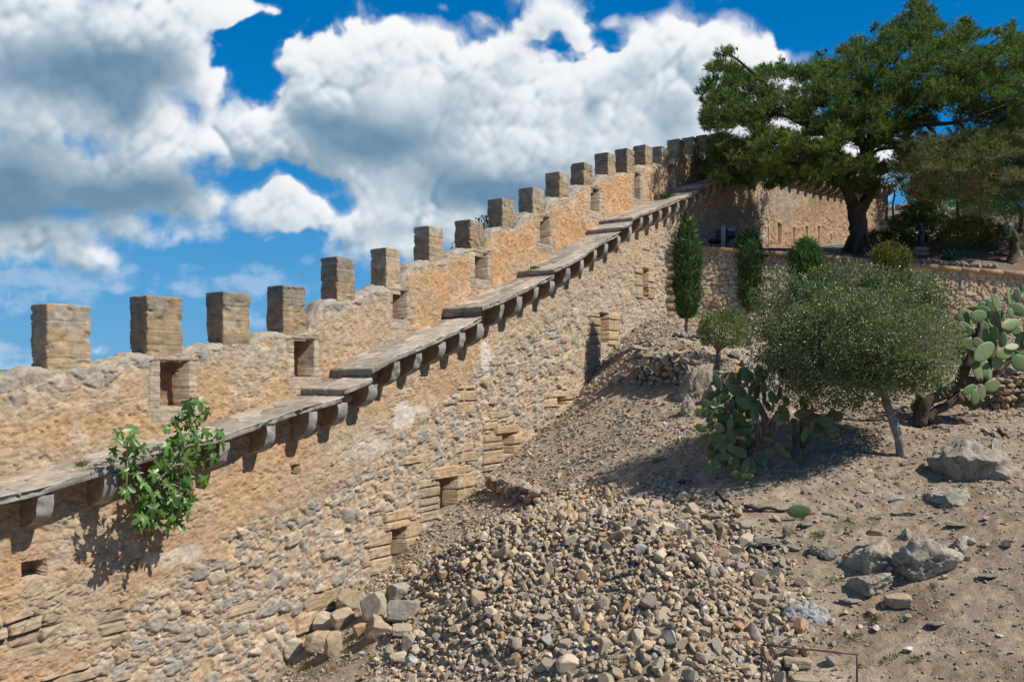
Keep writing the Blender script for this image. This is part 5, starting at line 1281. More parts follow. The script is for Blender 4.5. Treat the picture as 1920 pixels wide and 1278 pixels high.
def rotm(r, tilt=.5):
    a, b, c = r.uniform(0, 2 * math.pi), r.normal() * tilt, r.normal() * tilt
    ca, sa, cb, sb_, cc, s_ = math.cos(a), math.sin(a), math.cos(b), math.sin(b), math.cos(c), math.sin(c)
    return np.array([[ca, -sa, 0], [sa, ca, 0], [0, 0, 1]]) @ np.array([[1, 0, 0], [0, cb, -sb_], [0, sb_, cb]]) @ np.array([[cc, 0, s_], [0, 1, 0], [-s_, 0, cc]])
r = np.random.RandomState(77)
PROTO = []
for i in range(16):
    V, f = stone_geo(900 + i, 4, 15, 1.0, .07, (1.25, r.uniform(.75, 1.15), r.uniform(.6, 1.0)))
    me = mesh_obj('rubble_stone', V, [f], M_stone, None); PROTO.append(me.data); bpy.data.objects.remove(me)
SPAL = {'grey': (.41, .35, .27), 'tan': (.52, .40, .265), 'pale': (.60, .50, .37), 'orange brown': (.46, .30, .18), 'blue grey': (.38, .36, .33), 'dark grey': (.30, .26, .205), 'buff': (.50, .40, .275)}
SK_ = list(SPAL); SW = np.array([.22, .24, .16, .07, .05, .06, .20])
def put_stone(p, size, label, group, rs, colour=None, sink=.25, tilt=.5, name='rubble_stone', cat='stone'):
    o = bpy.data.objects.new(name, PROTO[rs.randint(len(PROTO))]); COL.objects.link(o)
    o.location = (p[0], p[1], p[2] + size * (.5 - sink)); o.rotation_euler = (rs.normal() * tilt, rs.normal() * tilt, rs.uniform(0, 6.28))
    o.scale = (size, size * rs.uniform(.85, 1.1), size * rs.uniform(.85, 1.15))
    c = np.array(SPAL[colour or 'grey']) * rs.uniform(.82, 1.15); o.color = (*c, 1)
    return tag(o, label, cat, group)
# the heap
r = np.random.RandomState(21)
lo, hi = HEAP.min(0) - .5, HEAP.max(0) + .5
cand = r.uniform(lo, hi, (26000, 2)); dd = poly_dist(cand[:, 0], cand[:, 1], HEAP)
cand = cand[dd > -.05 - .5 * r.uniform(0, 1, len(cand)) ** 4]; kept = []; cell = {}
for p in cand:
    d_ = poly_dist(p[:1], p[1:], HEAP)[0] if False else 1
    q = r.uniform(); s = .050 + .105 * q ** 2.3 
    ok = True; ix, iy = int(p[0] / .35), int(p[1] / .35)
    for a in (-1, 0, 1):
        for b in (-1, 0, 1):
            for (q2, s2) in cell.get((ix + a, iy + b), ()):
                if (q2[0] - p[0]) ** 2 + (q2[1] - p[1]) ** 2 < (.80 * (s + s2)) ** 2: ok = False; break
            if not ok: break
        if not ok: break
    if ok: cell.setdefault((ix, iy), []).append((p, s)); kept.append((p[0], p[1], s))
kept = np.array(kept)
kd = poly_dist(kept[:, 0], kept[:, 1], HEAP)
kz = G(kept[:, 0], kept[:, 1]) + heap(kept[:, 0], kept[:, 1])
vis = np.array([(960 + F * x / y, 700 - F * (z - CZ) / y) for x, y, z in zip(kept[:, 0], kept[:, 1], kz)])
inview = (vis[:, 1] < 1300) & (vis[:, 0] > 600)
appar = np.where(inview, kept[:, 2] / kept[:, 1], 0)
order = np.argsort(-appar); big = set(order[:290].tolist())
hc = HEAP.mean(0)
mst = MB()
def where(px, py):
    v = 'upper' if py < 1040 else ('middle' if py < 1150 else 'lower')
    h = 'left' if px < 950 else ('central' if px < 1220 else 'right')
    return v, h
for i, (x, y, s) in enumerate(kept):
    cname = r.choice(SK_, p=SW / SW.sum())
    if i in big:
        v, h = where(*vis[i]); sz_ = 'large' if s > .125 else 'medium sized'
        put_stone((x, y, kz[i]), s * 1.22, f'{sz_} {cname} stone on the {v} {h} part of the rubble heap', 'stones of the rubble heap', r, cname, .38, .7)
    else:
        V, f = stone_geo(int(r.randint(90)) + 2000, 2, 11, 1.0, .06, (1.25, .95, .8), 2)
        V = (V * s * 1.22) @ rotm(r, .7).T + np.array([x, y, kz[i] + s * .22]); c = np.array(SPAL[cname]) * r.uniform(.8, 1.18)
        mst.add(V, f, c)
# a second layer filling the gaps below
n2 = 4200; cc_ = r.uniform(lo, hi, (n2 * 3, 2)); d2 = poly_dist(cc_[:, 0], cc_[:, 1], HEAP); cc_ = cc_[d2 > -.5][:n2 + 500]
z2 = G(cc_[:, 0], cc_[:, 1]) + heap(cc_[:, 0], cc_[:, 1])
for (x, y), z in zip(cc_, z2):
    s = .022 + .055 * r.uniform() ** 1.5; V, f = stone_geo(int(r.randint(90)) + 2000, 2, 10, 1.0, .05, (1.2, .9, .75), 2)
    V = (V * s) @ rotm(r, .9).T + np.array([x, y, z + r.uniform(-.02, .07)]); mst.add(V, f, np.array(SPAL[r.choice(SK_, p=SW / SW.sum())]) * r.uniform(.75, 1.1))
tag(mst.build('small_rubble', M_vstone, None, smooth=False), 'smaller stones filling the rubble heap at the foot of the wall', 'rubble', None, 'stuff')

# named blocks and boulders: pixel of the foot, size in pixels, shape
def rock(name, label, cat, px, py, wpx, hpx, colr, seed, dpth=.8, rot=0, sub=5, cuts=9, sharp=.85, rough=.14, sink=.22, lift=0, group=None, mat=None, tilt=(0, 0), at=None):
    b = hit(px, py) if at is None else at; Yb = b[1]; w = wpx / F * Yb / 2; h = hpx / F * Yb / 2
    if name in ('rock_outcrop', 'boulder'): h *= 1.0 / (1 - sink - .32) * (1 - sink) * .92; sink += .34; w *= 1.06
    V, f = stone_geo(seed, sub, cuts, sharp, rough, (w * 1.15, w * dpth * 1.1, h * 1.15))
    for ax, an in ((0, tilt[0]), (1, tilt[1])):
        ca, sa = math.cos(an), math.sin(an)
        V = np.stack([V[:, 0], V[:, 1] * ca - V[:, 2] * sa, V[:, 1] * sa + V[:, 2] * ca], 1) if ax == 0 else np.stack([V[:, 0] * ca + V[:, 2] * sa, V[:, 1], -V[:, 0] * sa + V[:, 2] * ca], 1)
    ca, sa = math.cos(rot), math.sin(rot)
    V = np.stack([V[:, 0] * ca - V[:, 1] * sa, V[:, 0] * sa + V[:, 1] * ca, V[:, 2]], 1)
    c = np.array([b[0], b[1] + w * dpth * .4, b[2] + h * (1 - 2 * sink) + lift / F * Yb])
    o = mesh_obj(name, V + c, [f], mat or M_rock, None, None, True, loc=c); o.color = (*colr, 1)
    return tag(o, label, cat, group)
def block(label, px, py, wpx, hpx, dep, colr, rot, seed, tilt=(0, 0), name='cut_block', lift=0, cat='stone block', group=None):
    """squared stone with worn edges"""
    b = hit(px, py); Yb = b[1]; w = wpx / F * Yb; h = hpx / F * Yb; rr = np.random.RandomState(seed)
    V, f = ICO[5]; V = V.copy(); p = 14.0
    V = V / (np.sum(np.abs(V) ** p, 1) ** (1 / p))[:, None]
    for i in range(12):
        n = unit(rr.normal(size=3)); dd_ = V @ n; V = V - np.clip(dd_ - rr.uniform(1.0, 1.4), 0, None)[:, None] * n
    V = V * (1 + .06 * fbm(V[:, 0] * 1.8 + seed, V[:, 1] * 1.8, V[:, 2] * 1.8, 5, seed) + .035 * fbm(V[:, 0] * 6, V[:, 1] * 6, V[:, 2] * 6, 4, seed + 3))[:, None]
    V = V * np.array([w / 2, dep * w / 2, h / 2])
    for ax, an in ((0, tilt[0]), (1, tilt[1])):
        ca, sa = math.cos(an), math.sin(an)
        V = np.stack([V[:, 0], V[:, 1] * ca - V[:, 2] * sa, V[:, 1] * sa + V[:, 2] * ca], 1) if ax == 0 else np.stack([V[:, 0] * ca + V[:, 2] * sa, V[:, 1], -V[:, 0] * sa + V[:, 2] * ca], 1)
    ca, sa = math.cos(rot), math.sin(rot); V = np.stack([V[:, 0] * ca - V[:, 1] * sa, V[:, 0] * sa + V[:, 1] * ca, V[:, 2]], 1)
    c = np.array([b[0], b[1] + dep * w * .4, b[2] + h * .42 + lift / F * Yb])
    o = mesh_obj(name, V + c, [f], M_stone, None, None, True, loc=c); o.color = (*colr, 1)
    return tag(o, label, cat, group)
TAN, GRY, PAL_, ORG = (.46, .36, .25), (.37, .33, .265), (.50, .42, .325), (.46, .30, .185)
wa = math.atan2(D[1], D[0])
block('pale rounded block lying by itself at the near foot of the wall', 543, 1236, 36, 40, .9, PAL_, .4, 1)
block('long tan block lying flat beside an upright one at the wall foot', 592, 1222, 44, 34, .9, TAN, .1, 2)
block('short upright tan block leaning against the long one at the wall foot', 623, 1230, 30, 46, .8, (.43, .33, .23), .5, 3)
block('flat pale slab under the wall ledge behind the two foot blocks', 612, 1180, 48, 24, .8, PAL_, -.2, 4, (.2, .1))
block('broken pale slab wedged beside the other slab under the wall ledge', 640, 1176, 40, 30, .8, TAN, .5, 5, (.3, -.2))
block('big rounded yellowish slab leaning on the wall above the fallen blocks', 655, 1146, 52, 36, .7, (.36, .30, .20), .2, 6, (-.5, .1))
block('grey slab standing tilted between the leaning slab and the square block', 700, 1160, 48, 48, .45, GRY, -.3, 7, (-.5, -.5))
block('squared grey block with clean edges on the left end of the rubble heap', 757, 1166, 62, 40, .6, (.36, .325, .265), -.05, 8, (-.25, 0))
block('orange sided block tipped on its corner below the squared grey block', 708, 1200, 44, 38, .8, (.40, .31, .215), .5, 9, (.35, .5))
block('long pinkish block lying under the squared grey block', 757, 1192, 46, 18, .8, (.43, .34, .26), .1, 10)
block('small orange slab lying between the pale slabs and the tipped block', 674, 1192, 26, 22, .8, ORG, .2, 11)
block('grey angular block above the squared grey block at the left end of the heap', 748, 1128, 44, 34, .8, GRY, .5, 12, (.2, .2))
block('narrow grey stone standing upright at the left edge of the heap', 762, 1226, 20, 40, .8, (.29, .255, .2), .2, 13, (.1, .1))
rock('stone', 'pale bluish white stone at the lower left edge of the heap', 'stone', 775, 1250, 30, 24, (.48, .49, .49), 14)
rock('stone', 'single grey stone on the bare sand left of the heap', 'stone', 727, 1226, 18, 18, (.38, .36, .33), 15)
rock('stone', 'small white stone on the bare sand by the fallen blocks', 'stone', 678, 1228, 12, 9, (.5, .5, .49), 16)
rock('stone', 'small orange stone on the bare sand by the fallen blocks', 'stone', 657, 1226, 9, 9, ORG, 17)
# rock outcrops
GR_ = (.38, .34, .275)
rock('rock_outcrop', 'big grey fissured outcrop right of the bush trunk, its upper lump', 'rock', 1822, 896, 132, 118, GR_, 50, 1.0, .3, 5, 14, .95, .15, .16)
rock('rock_outcrop', 'low grey lump at the left foot of the big fissured outcrop', 'rock', 1788, 944, 92, 56, (.37, .335, .27), 51, 1.0, .5, 5, 12, .95, .15, .16)
rock('rock_outcrop', 'pale sloping shoulder on the right of the big fissured outcrop', 'rock', 1866, 884, 80, 96, (.43, .385, .31), 52, 1.0, .1, 5, 11, .95, .14, .2)
rock('rock_outcrop', 'grey upright outcrop carrying a tan stone on its top', 'rock', 1628, 1064, 100, 76, (.42, .37, .295), 53, .9, .2, 5, 14, .95, .15, .16)
rock('rock_outcrop', 'pitted grey lump at the foot of the outcrop with the tan stone', 'rock', 1632, 1110, 92, 62, (.37, .33, .255), 54, .9, -.2, 5, 12, .95, .16, .16)
rock('rock_outcrop', 'wide low grey outcrop right of the one with the tan stone', 'rock', 1750, 1068, 122, 84, (.42, .375, .305), 55, 1.0, -.3, 5, 14, .95, .16, .24)
rock('rock_outcrop', 'small pointed grey rock behind the wide low outcrop', 'rock', 1700, 1010, 34, 38, GR_, 56, .8, 0, 5, 10, .85, .22, .25)
rock('rock_outcrop', 'low grey tail at the left foot of the wide low outcrop', 'rock', 1705, 1068, 56, 34, (.42, .375, .305), 66, .8, .4, 5, 10, .85, .26, .28)
rock('rock_outcrop', 'pale tip at the right end of the wide low outcrop', 'rock', 1812, 1022, 36, 22, (.44, .395, .32), 67, .8, .2, 4, 10, .85, .22, .3)
rock('stone', 'tan stone resting on top of the grey outcrop', 'stone', 1640, 1010, 36, 18, (.37, .27, .17), 57, .7, .1, 4, 9, .9, .08, .1, at=P(1640, 1007, hit(1628, 1064)[1] + .18))
rock('rock_outcrop', 'pale whitish rock sunk in the soil right of the heap', 'rock', 1518, 1164, 80, 46, (.44, .43, .41), 58, .8, -.25, 5, 10, .9, .18, .3)
rock('stone', 'grey stone left of the pair beside the outcrop with the tan stone', 'stone', 1528, 1040, 30, 26, GR_, 59)
rock('stone', 'grey stone right of the pair beside the outcrop with the tan stone', 'stone', 1557, 1046, 32, 26, (.33, .31, .28), 60)
rock('stone', 'long flat layered grey slab half buried above the heap', 'stone', 1436, 1024, 66, 20, (.25, .23, .2), 61, .6, -.05, 5, 8, .95, .12, .2)
rock('stone', 'flat grey stone beside the long layered slab', 'stone', 1490, 1034, 36, 14, (.24, .22, .19), 62, .7)
rock('stone', 'grey wedge stone standing behind the long layered slab', 'stone', 1474, 1006, 18, 26, (.25, .235, .21), 63, .6)
rock('stone', 'rounded grey stone left of the long layered slab', 'stone', 1391, 1006, 22, 20, GR_, 64)
block('flat triangular tan stone lying alone on the open soil', 1688, 1138, 46, 22, .6, (.42, .32, .22), -.2, 65, (.15, .0), name='flat_stone', cat='stone')
for k, (px, py, w, h) in enumerate([(1408, 985, 70, 12), (1350, 968, 56, 10), (1572, 968, 60, 9), (1290, 900, 54, 9), (1700, 965, 46, 9), (1240, 860, 44, 9), (1795, 985, 50, 10), (1600, 1128, 40, 9), (1860, 1080, 44, 8), (1760, 1170, 40, 8), (1440, 1075, 40, 12), (1330, 945, 40, 10), (1520, 985, 44, 8)]):
    rock('rock_ledge', ['thin grey ledge of bedrock breaking through the soil above the heap', 'short grey ledge of bedrock left of the long ledge', 'flat grey ledge of bedrock below the fallen cactus pad', 'low ledge left of the front cactus', 'low ledge in the soil below the bush trunk', 'low ledge on the open slope right of the ruined stub', 'flat ledge below the big fissured outcrop', 'small ledge below the outcrop with the tan stone', 'small ledge at the right edge of the soil', 'small ledge right of the triangular tan stone', 'small ledge at the upper right corner of the heap', 'broken ledge beside the top of the heap', 'small ledge right of the fallen cactus pad'][k], 'rock', px, py, w, h, (.31, .27, .215), 170 + k, .6, r.uniform(-.3, .3), 4, 9, 1.0, .14, .35)
# boulders on the bank
BO = (.40, .345, .28)
rock('boulder', 'tall weathered tan boulder at the right end of the dry stone bank', 'boulder', 1302, 744, 54, 88, (.37, .31, .24), 70, .8, .2, 5, 12, .95, .15, .1, tilt=(0, .35))
rock('boulder', 'narrow leaning tan boulder beside the taller one', 'boulder', 1332, 754, 38, 66, (.36, .31, .25), 71, .8, -.2, 5, 12, .95, .15, .12, tilt=(0, .25))
rock('boulder', 'pale triangular boulder on the slope left of the front cactus', 'boulder', 1290, 776, 40, 44, (.43, .37, .295), 72, .9, .3, 5, 10, .95, .13, .12)
rock('boulder', 'pale grey boulder behind the cactus and under the bush edge', 'boulder', 1436, 742, 50, 72, (.36, .33, .29), 73, .8, .2, 5, 8, .85, .14, .2)
rock('boulder', 'rounded stone under the little round bush', 'boulder', 1368, 708, 24, 26, (.34, .31, .27), 74)
rock('boulder', 'dark flat stone right of the little round bush stem', 'boulder', 1372, 670, 30, 18, (.25, .22, .18), 75)
rock('boulder', 'whitish rounded stone right of the little round bush stem', 'boulder', 1400, 690, 26, 24, (.38, .36, .32), 76)
rock('stone', 'tan wedge stone lying alone on the slope below the loophole', 'stone', 1156, 718, 28, 20, (.44, .35, .25), 77, .9, .3, 4, 9, 1.0, .06, .2)
rock('stone', 'round stone on the left end of the dry stone bank', 'stone', 1191, 668, 18, 20, (.38, .33, .27), 78, .9, 0, 4)
rock('stone', 'small grey stone behind the railing to the right of the stone stack', 'stone', 1558, 1244, 20, 22, (.36, .345, .32), 79, .9, 0, 4)
rock('boulder', 'rounded pinkish boulder at the right edge of the heap', 'boulder', 1414, 1196, 42, 36, (.42, .345, .29), 80, .9, 0, 4, 6, .7, .08)
rock('stone', 'whitish thin stone standing on edge right of the pinkish boulder', 'stone', 1455, 1194, 12, 22, (.42, .42, .40), 81, .5, .5, 4)
rock('stone', 'orange stone at the right edge of the heap beside the railing post', 'stone', 1410, 1214, 24, 16, ORG, 82, .9, 0, 4)
rock('stone', 'smooth blue grey stone in the right part of the heap', 'stone', 1308, 1146, 34, 36, (.38, .40, .41), 83, .9, 0, 4, 8, .9, .05, .1, 20)
rock('stone', 'round orange stone on the right part of the heap', 'stone', 1352, 1072, 30, 30, (.42, .29, .2), 84, .9, 0, 4, 8, .7, .08, .1, 18)
for k, (px, py, w, h, c, l) in enumerate([(1498, 1252, 50, 18, (.38, .30, .21), 'flat cut block under two stones behind the railing'), (1510, 1282, 44, 12, (.37, .31, .22), 'layered flat stone in front of the stack behind the railing')]):
    block(l, px, py, w, h, .7, c, -.05, 90 + k, name='flat_stone', cat='stone')
rock('stone', 'brown split stone lying on the flat block behind the railing', 'stone', 1490, 1236, 32, 18, (.30, .235, .17), 92, .8, .3, 4, 9, 1.0, .06, .1, 4)
rock('stone', 'orange stone leaning on the flat block behind the railing', 'stone', 1511, 1236, 20, 28, (.43, .28, .17), 93, .7, .5, 4, 9, 1.0, .06, .1, 4)
rock('stone', 'upright tan stone at the right edge of the heap with a flat stone on it', 'stone', 1425, 1100, 26, 30, (.44, .33, .22), 94, .9, .2, 4, 9, 1.0, .06, .1)
rock('stone', 'flat grey stone capping the upright tan stone at the edge of the heap', 'stone', 1425, 1082, 34, 14, (.34, .32, .27), 95, .9, .2, 4, 9, 1.0, .06, .1)
# loose stones on the slope
r = np.random.RandomState(55); k = 0; group = 'loose stones scattered on the slope'
spots = []
while len(spots) < 190:
    px, py = r.uniform(860, 1900), r.uniform(630, 1260)
    wl = np.interp(py, [603, 664, 771, 853, 964, 1092, 1290], [1215, 1150, 1068, 968, 840, 700, 500]) + 12
    if px < wl or (px > 1410 and py < 760): continue
    if 740 < px < 1460 and 985 < py: continue
    if r.uniform() > (1.0 if px < wl + 180 else .35): continue
    spots.append((px, py))
for px, py in spots:
    b = hit(px, py); s = .03 + .075 * r.uniform() ** 1.6 * (1.25 if px < 1250 else 1)
    cname = r.choice(['tan', 'pale', 'grey', 'orange brown', 'buff'], p=[.3, .25, .25, .08, .12])
    reg = 'below the front cactus' if (px > 1300 and py > 900) else ('beside the front cactus' if px > 1180 and py > 740 else ('near the foot of the wall' if py > 760 else 'on the upper slope by the dry stone bank'))
    if px > 1620 and py > 1000: reg = 'on the open soil at the lower right'
    put_stone(b, s, f'loose {cname} stone lying {reg}', group, r, cname, .35, .35, 'loose_stone')
# grit and gravel
n = 70000; gx = r.uniform(-7, 17, n * 4); gy = r.uniform(9.5, 31.5, n * 4)
sdist = (gx - P0[0]) * NRM[0] + (gy - P0[1]) * NRM[1]
dens = .30 + .42 * np.exp(-np.abs(sdist - .7) / 1.3) + .35 * (fbm(gx * .7, gy * .7, 1, 3, 3) > .1) + .2 * (np.abs(poly_dist(gx, gy, HEAP)) < .5)
ok = (sdist > W_OFF + .05) & (r.uniform(0, 1, n * 4) < dens) & (np.abs(gx) < gy * .63)
gx, gy = gx[ok][:n], gy[ok][:n]
gz = G(gx, gy) + heap(gx, gy) * .92 + .05 * fbm(gx * .9, gy * .9, 1, 3, 3) + .028 * fbm(gx * 3.5, gy * 3.5, 4, 3, 6)
Vi, fi = ICO[1]; nv = len(Vi); m_ = len(gx)
sz_ = (.007 + .045 * r.uniform(0, 1, m_) ** 4.5) * np.clip(gy / 15, .8, 1.6)
a = r.uniform(0, 6.28, m_); jit = 1 + .30 * r.normal(size=(m_, nv))
B = Vi[None] * np.clip(jit, .5, 1.5)[..., None] * sz_[:, None, None] * np.stack([np.ones(m_), r.uniform(.6, 1, m_), r.uniform(.4, .8, m_)], 1)[:, None, :]
ca, sa = np.cos(a)[:, None], np.sin(a)[:, None]
B = np.stack([B[..., 0] * ca - B[..., 1] * sa, B[..., 0] * sa + B[..., 1] * ca, B[..., 2]], -1) + np.stack([gx, gy, gz + sz_ * .15], 1)[:, None, :]
fc = (fi[None] + (np.arange(m_) * nv)[:, None, None]).reshape(-1, 3)
gc = pal(r.uniform(0, 1, m_), [(.48, .40, .30), (.40, .34, .26), (.56, .49, .40), (.34, .30, .25), (.50, .36, .24), (.38, .31, .23)]) * r.uniform(.7, 1.1, m_)[:, None]
tag(mesh_obj('gravel', B.reshape(-1, 3), [fc], M_vstone, None, np.repeat(gc, nv, 0), False), 'gravel and grit strewn over the slope', 'gravel', None, 'stuff')

# dry stone banks: one wall each, the stones are its pattern
def drystone(name, label, a, b, hgt, thick, ssz, seed, cat='dry stone wall', sag=.15, cols=None):
    r = np.random.RandomState(seed); m = MB(); a, b = np.array(a), np.array(b); L = np.linalg.norm((b - a)[:2]); dr = (b - a) / L; nr_ = np.array([-dr[1], dr[0], 0])
    z = 0; row = 0
    while z < hgt:
        hs = ssz * r.uniform(.55, .95); u = r.uniform(-.2, 0) * ssz
        while u < L:
            w = ssz * r.uniform(.7, 1.5); top = hgt * (1 - sag * r.uniform(0, 1))
            if z < top:
                for lay in range(max(1, int(round(thick / (ssz * .9))))):
                    V, f = stone_geo(int(r.randint(5000)), 3, 11, .95, .08, (w * .56, ssz * .6, hs * .62), 4)
                    c = a + dr * (u + w / 2) + nr_ * (lay * ssz * .85 + r.uniform(-.05, .05)); c[2] += z + hs / 2 + r.uniform(-.02, .02)
                    m.add(V @ rotm(r, .0 if False else .12).T * [1, 1, 1] + c if False else (V @ np.array([[dr[0], dr[1], 0], [-dr[1], dr[0], 0], [0, 0, 1]])) + c, f, pal(r.uniform(0, 1, 1), cols or [(.36, .32, .26), (.42, .35, .26), (.30, .28, .25), (.44, .37, .28), (.40, .29, .19)])[0] * r.uniform(.8, 1.15))
            u += w * .97
        z += hs * .92; row += 1
    return tag(m.build(name, M_vstone, None, True, loc=(a + b) / 2), label, cat)
a = hit(1186, 712); b = hit(1284, 728); drystone('dry_stone_bank', 'low rough dry stone bank left of the tall tan boulder', a - [0, 0, .1], b - [0, 0, .1], 1.0, .5, .26, 5)
a = hit(1338, 722); b = hit(1420, 726); drystone('dry_stone_bank', 'tumbled low row of stones under the little round bush', a - [0, 0, .1], b - [0, 0, .1], .45, .5, .24, 6)
a = hit(1868, 770); b = hit(1935, 762); drystone('dry_stone_wall', 'broken stub of thin layered stone wall at the right edge', a - [0, 0, .1], b - [0, 0, .1], .85, .5, .20, 7, cols=[(.36, .27, .18), (.30, .24, .17), (.40, .30, .2)])
a = hit(1846, 712); b = hit(1940, 706); drystone('dry_stone_wall', 'low terrace edge of flat stones behind the woody cactus', a - [0, 0, .1], b - [0, 0, .1], .40, .5, .26, 8, cols=[(.33, .28, .22), (.30, .26, .21), (.36, .30, .23)])
a = hit(914, 918); b = hit(1004, 950); drystone('ruined_wall', 'low ruined stub of masonry between the wall and the heap', a - [0, 0, .1], b - [0, 0, .1], .42, .5, .24, 9, cols=[(.42, .31, .22), (.38, .29, .22), (.36, .32, .27)])
a = P(1704, 494, 33.8); b = P(1858, 502, 33.8); a[2] = z_top(u_of(1704)) - .05; b[2] = z_top(u_of(1858)) - .05
drystone('rubble_edging', 'row of small stones standing behind the coping below the agaves', a, b, .26, .3, .22, 10, sag=.3, cols=[(.42, .34, .26), (.38, .32, .26), (.46, .40, .33)])
a = hit(1262, 632); b = hit(1300, 636); drystone('stone_ring', 'low ring of grey stones round the foot of the tallest cypress', a - [0, 0, .08], b - [0, 0, .08], .22, .3, .2, 11, cols=[(.27, .26, .24), (.33, .30, .26)])

# ------------------------------------------------------------------ small things
# rusty railing
yr = 10.9
rail = thing('iron_railing', (*P(1428, 0, yr)[:2], float(G(*P(1428, 0, yr)[:2]))), 'thin rusty brown iron railing at the bottom edge of the view', 'railing')
rc = (.095, .050, .042)
tl = P(1428, 1208, yr); tr_ = P(1607, 1226, yr - .25)
for nm, p, q in (('post', tl + [0, 0, .01], np.array([tl[0], tl[1], float(G(tl[0], tl[1])) - .15])), ('post', tr_, np.array([tr_[0], tr_[1], float(G(tr_[0], tr_[1])) - .15])), ('top_bar', tl - [.0, 0, 0], tr_ + [.02, 0, .0]),
                 ('brace', tl + [.012, 0, -.02], tl + np.array([.24, -.25, -.95]))):
    m = MB(); m.tube(np.linspace(0, 1, 5)[:, None] * (q - p) + p, .0125, 10, rc); m.build(nm, M_metal, rail)
# floodlight post behind the coping
yl = 33.3; b = P(1356, 462, yl); b[2] = float(GU(b[0], b[1])) - .1
lp = thing('floodlight', b, 'grey steel floodlight post with dark lamp housing above the terrace wall', 'floodlight')
top = CZ + (700 - 423) / F * yl; h = top - b[2]
m = MB(); m.box((b[0], b[1], b[2] + h / 2), (.17, .10, h), .15, (.30, .33, .37), .012); m.build('post', M_metal, lp)
m = MB(); V, f = boxgeo((.34, .30, .36), .03); V = V @ np.array([[1, 0, 0], [0, .94, -.34], [0, .34, .94]]); m.add2(V + P(1369, 438, yl + .15), f, (.035, .04, .045)); m.build('lamp_housing', M_metal, lp)
m = MB(); V, f = boxgeo((.30, .03, .14), .008); m.add2(V + P(1372, 430, yl - .05), f, (.25, .28, .31)); m.build('visor', M_metal, lp)
m = MB(); m.box(P(1348, 438, yl + .2), (.18, .25, .3), 0, (.035, .04, .045), .02); m.build('lamp_housing', M_metal, lp)
jb = thing('equipment_box', P(1352, 458, 34.2), 'low dark box on legs standing behind the floodlight post', 'box')
q = P(1348, 452, 34.2); m = MB(); m.box(q, (.75, .5, .14), 0, (.03, .032, .035), .015); m.build('box_body', M_metal, jb)
for sx in (-.3, .3): m = MB(); m.tube([q + [sx, 0, -.05], q + [sx, 0, -.55]], .02, 8, (.04, .04, .045)); m.build('leg', M_metal, jb)
# cast iron pump on its stone plinth
u1 = hitu(1729, 480); yp = u1[1]
pl = thing('stone_plinth', u1, 'squared two course stone plinth under the iron pump', 'plinth')
for k, (y0_, y1_, w) in enumerate(((478.5, 471.5, 27), (471, 462, 27))):
    q0 = P(1729, y0_, yp); q1 = P(1729, y1_, yp); m = MB(); m.box((q0[0], yp + .3, (q0[2] + q1[2]) / 2), (w / F * yp, .6, q1[2] - q0[2] - .01), 0, np.array([.33, .285, .22]) * (1 - .12 * k), .02); m.build('course', M_ash, pl)
pt = P(1734, 462, yp)[2]; px_ = P(1734, 0, yp)[0]; py_ = yp + .3
pump = thing('iron_pump', (px_, py_, pt), 'dark green cast iron water pump standing on the stone plinth', 'water pump')
def lathe(m, prof, c, col, seg=16):
    pr_ = np.array(prof); a_ = np.linspace(0, 2 * math.pi, seg, endpoint=False)
    V = np.stack([c[0] + pr_[:, :1] * np.cos(a_), c[1] + pr_[:, :1] * np.sin(a_), c[2] + pr_[:, 1:] + 0 * a_], -1)
    m.add(V.reshape(-1, 3), grid_faces(len(pr_), seg, closed=True), col)
pc = (.018, .045, .055)
m = MB(); lathe(m, [(0, 0), (.17, 0), (.17, .06), (.13, .10), (.125, .45), (.15, .48), (.15, .53), (.11, .56), (.105, .80), (.14, .83), (.14, .87), (.10, .92), (.05, .98), (.045, 1.0), (.06, 1.04), (.04, 1.09), (0, 1.10)], (px_, py_, pt), pc); m.build('column', M_metal, pump)
m = MB(); m.tube([(px_ - .08, py_ - .05, pt + .72), (px_ - .22, py_ - .12, pt + .73), (px_ - .27, py_ - .14, pt + .64)], [.035, .03, .028], 8, pc); m.build('spout', M_metal, pump)
m = MB(); lathe(m, [(0, -.02), (.04, 0), (.04, .03), (0, .05)], (px_ - .05, py_ - .12, pt + .93), (.35, .35, .32), 10); m.build('knob', M_metal, pump)
# a bit of litter and dead wood
def wad(label, px, py, wpx, colr, seed, name='crumpled_paper', cat='litter'):
    b = hit(px, py); w = wpx / F * b[1] / 2; V, f = stone_geo(seed, 4, 14, 1.0, .35, (w, w * .6, w * .35)); c = b + [0, 0, w * .18]
    m = MB(); m.add(V + c, f, colr); return tag(m.build(name, M_paper, None, False, loc=c), label, cat)
wad('crumpled white scrap lying on the soil at the lower right', 1702, 1218, 28, (.62, .60, .57), 5)
wad('white scrap near the right edge beside the big outcrop', 1872, 928, 16, (.66, .68, .70), 6)
wad('thin pale scrap stuck in the soil below the big bush', 1645, 912, 22, (.50, .50, .48), 7)
def stick(label, pts, rad, colr, seed, name='dead_branch'):
    q = [hit(*p) + [0, 0, .02] for p in pts]; m = MB(); p_ = spline(q, 14); p_[:, 2] += .02 * np.sin(np.arange(14)); m.tube(p_, np.linspace(rad, rad * .4, 14), 7, colr, rough=.3, seed=seed)
    return tag(m.build(name, M_bark, None, True, loc=q[0]), label, 'dead wood')
stick('long dark dead branch lying on the soil below the front cactus', [(1396, 952), (1434, 955), (1478, 958)], .045, (.10, .08, .07), 1)
stick('short dark dead branch at the left below the front cactus', [(1342, 925), (1362, 940), (1382, 954)], .035, (.09, .07, .06), 2)
stick('pale split branch lying on the soil under the right cactus', [(1770, 784), (1800, 790), (1822, 796)], .04, (.26, .24, .22), 3)
